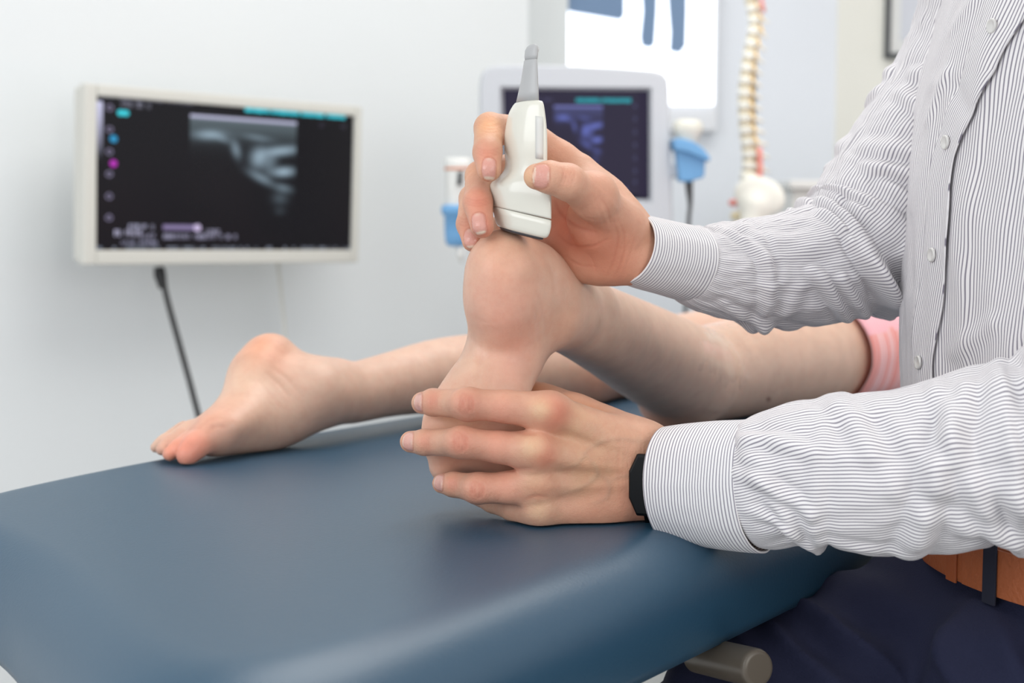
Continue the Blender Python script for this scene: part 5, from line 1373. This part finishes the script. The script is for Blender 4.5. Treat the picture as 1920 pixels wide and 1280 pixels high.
# ------------------------------------------------------------------ trousers and belt
def trousers():
    hl = np.array([.46, .87, .655]); hr = np.array([.40, 1.08, .655])
    kl = np.array([.27, .42, .60]); kr = np.array([-.02, .96, .50])
    mdl = [(0, [(0, p_flat((.437, .985, .635), (.437, .985, .712), .172, .122, .163, .118, RGT)),
                (.05, p_cone(hl, kl, .088, .062)), (.05, p_cone(hr, kr, .088, .060)), (.03, p_ell((.325, .93, .655), (.04, .07, .045)))]),
           (.03, [(0, p_cone(kl, (.25, .44, .10), .060, .042)), (.0, p_cone(kr, (.02, .98, .10), .058, .042))])]
    V, F = polygonize(mdl, (-.15, .30, .05), (.66, 1.30, .80), .0045); V = relax(V, F, 2)
    N = vnormals(V, F)
    d = np.array([noise.fractal(Vector((p[0]*9, p[1]*9, p[2]*16)), 1.0, 2.0, 3) for p in V])
    d2 = np.array([abs(noise.noise(Vector((p[0]*13+p[2]*6, p[1]*13, p[2]*22+p[0]*10)))) for p in V])
    att = np.clip((.715-V[:, 2])/.05, 0, 1)
    V = V+N*((d*.009+(.35-d2)*.032)*att)[:, None]
    mesh_obj('trousers', V, F, M_navy, person)
    # shoes
    for c, dr in (((.25, .40), nrm([-.2, -1, 0])), ((.0, .97), nrm([-1, -.2, 0]))):
        s = np.array([c[0], c[1], .045]); hv, hf = polygonize([(0, [(0, p_flat(s-dr*.04, s+dr*.16, .042, .04, .040, .028, np.cross(UP, dr))), (.03, p_cone(s-dr*.03, s+np.array([0, 0, .07])-dr*.02, .04, .042))])], s-.26, s+.26, .006)
        hv[:, 2] = np.maximum(hv[:, 2], .004); mesh_obj('shoe', hv, hf, plain('dark_shoe_leather', (30, 24, 22), .35), person)
trousers()
def belt():
    c = np.array([.437, .985, .727]); n = 200; Bf = np.cross(UP, RGT)
    def ringp(a, h, z): 
        e = 2.06; ca = math.copysign(abs(math.cos(a))**(2/e), math.cos(a)); sa = math.copysign(abs(math.sin(a))**(2/e), math.sin(a))
        return c+RGT*ca*(.1725+h)+Bf*sa*(.1275+h)+UP*z
    V = []; prof = [(0, -.0165), (.0035, -.0165), (.0042, -.014), (.0042, .014), (.0035, .0165), (0, .0165)]
    for k in range(n):
        for h, z in prof: V.append(ringp(2*math.pi*k/n, h, z))
    F = [(k*6+j, ((k+1) % n)*6+j, ((k+1) % n)*6+(j+1) % 6, k*6+(j+1) % 6) for k in range(n) for j in range(6)]
    b = mesh_obj('belt', V, F, M_belt, person, smooth=True); mod(b, 'EDGE_SPLIT', split_angle=0.9)
    def strip(nm, a0, a1, z, h, mat, par, skew=0.0, th=.0016, k=8):
        V = []
        for i in range(k+1):
            a = a0+(a1-a0)*i/k
            for hh, zz in ((h, -z), (h+th, -z), (h+th, z), (h, z)): V.append(ringp(a+skew*zz, hh, zz))
        F = [(i*4+j, (i+1)*4+j, (i+1)*4+(j+1) % 4, i*4+(j+1) % 4) for i in range(k) for j in range(4)]+[(0, 1, 2, 3), (k*4+3, k*4+2, k*4+1, k*4)]
        o = mesh_obj(nm, V, F, mat, par, smooth=False); mod(o, 'BEVEL', width=.0005, segments=2); return o
    # angles where the loops and the belt's overlap show in the photograph
    def ang(px):
        best = None
        for k in range(2000):
            a = 2*math.pi*k/2000; p = ringp(a, .004, 0)
            if p[1] > c[1]+.05: continue
            x = 960+FPX*p[0]/p[1]*.996
            if best is None or abs(x-px) < best[0]:
                if p[1] < c[1]+.03: best = (abs(x-px), a)
        return best[1]
    a1 = ang(1866); a2 = ang(1890); strip('belt_loop', a1, a2, .0215, .0072, M_beltloop, person, th=.0018)
    a3 = ang(1822); strip('belt_end', a3, a3+(a1-a3)*3.2, .0158, .0040, M_belt, b, th=.0026, k=30)
    a4 = ang(1790); strip('belt_keeper', a4, ang(1808), .0178, .0043, plain('tan_leather_keeper', (164, 88, 50), .5, bump=.6, bscale=200), b, th=.0018)
belt()
# stool under the practitioner
def stool():
    c = np.array([.47, .99, 0]); root = empty('stool', c); tag(root, 'round black swivel stool under the seated person in the striped shirt', 'stool')
    MB().lathe(c, [(.16, .515), (.185, .525), (.19, .545), (.18, .562), (.14, .57), (.01, .572)], 48).build('seat', M_black, root, smooth=True)
    MB().tube([c+UP*.06, c+UP*.515], .024, 20).build('column', M_steel, root, smooth=True)
    for k in range(5):
        a = 2*math.pi*k/5+.3; e = c+np.array([math.cos(a)*.27, math.sin(a)*.27, .06]); l = MB(); l.tube([c+UP*.08, e], [.020, .013], 12); g = l.build('leg', M_steel, root, smooth=True)
        MB().lathe(e-UP*.032, [(.008, -.010), (.026, -.009), (.027, 0), (.026, .009), (.008, .010)], 20, [[math.cos(a), math.sin(a), 0], UP, [-math.sin(a), math.cos(a), 0]]).build('caster', M_dkgrey, g, smooth=True)
stool()
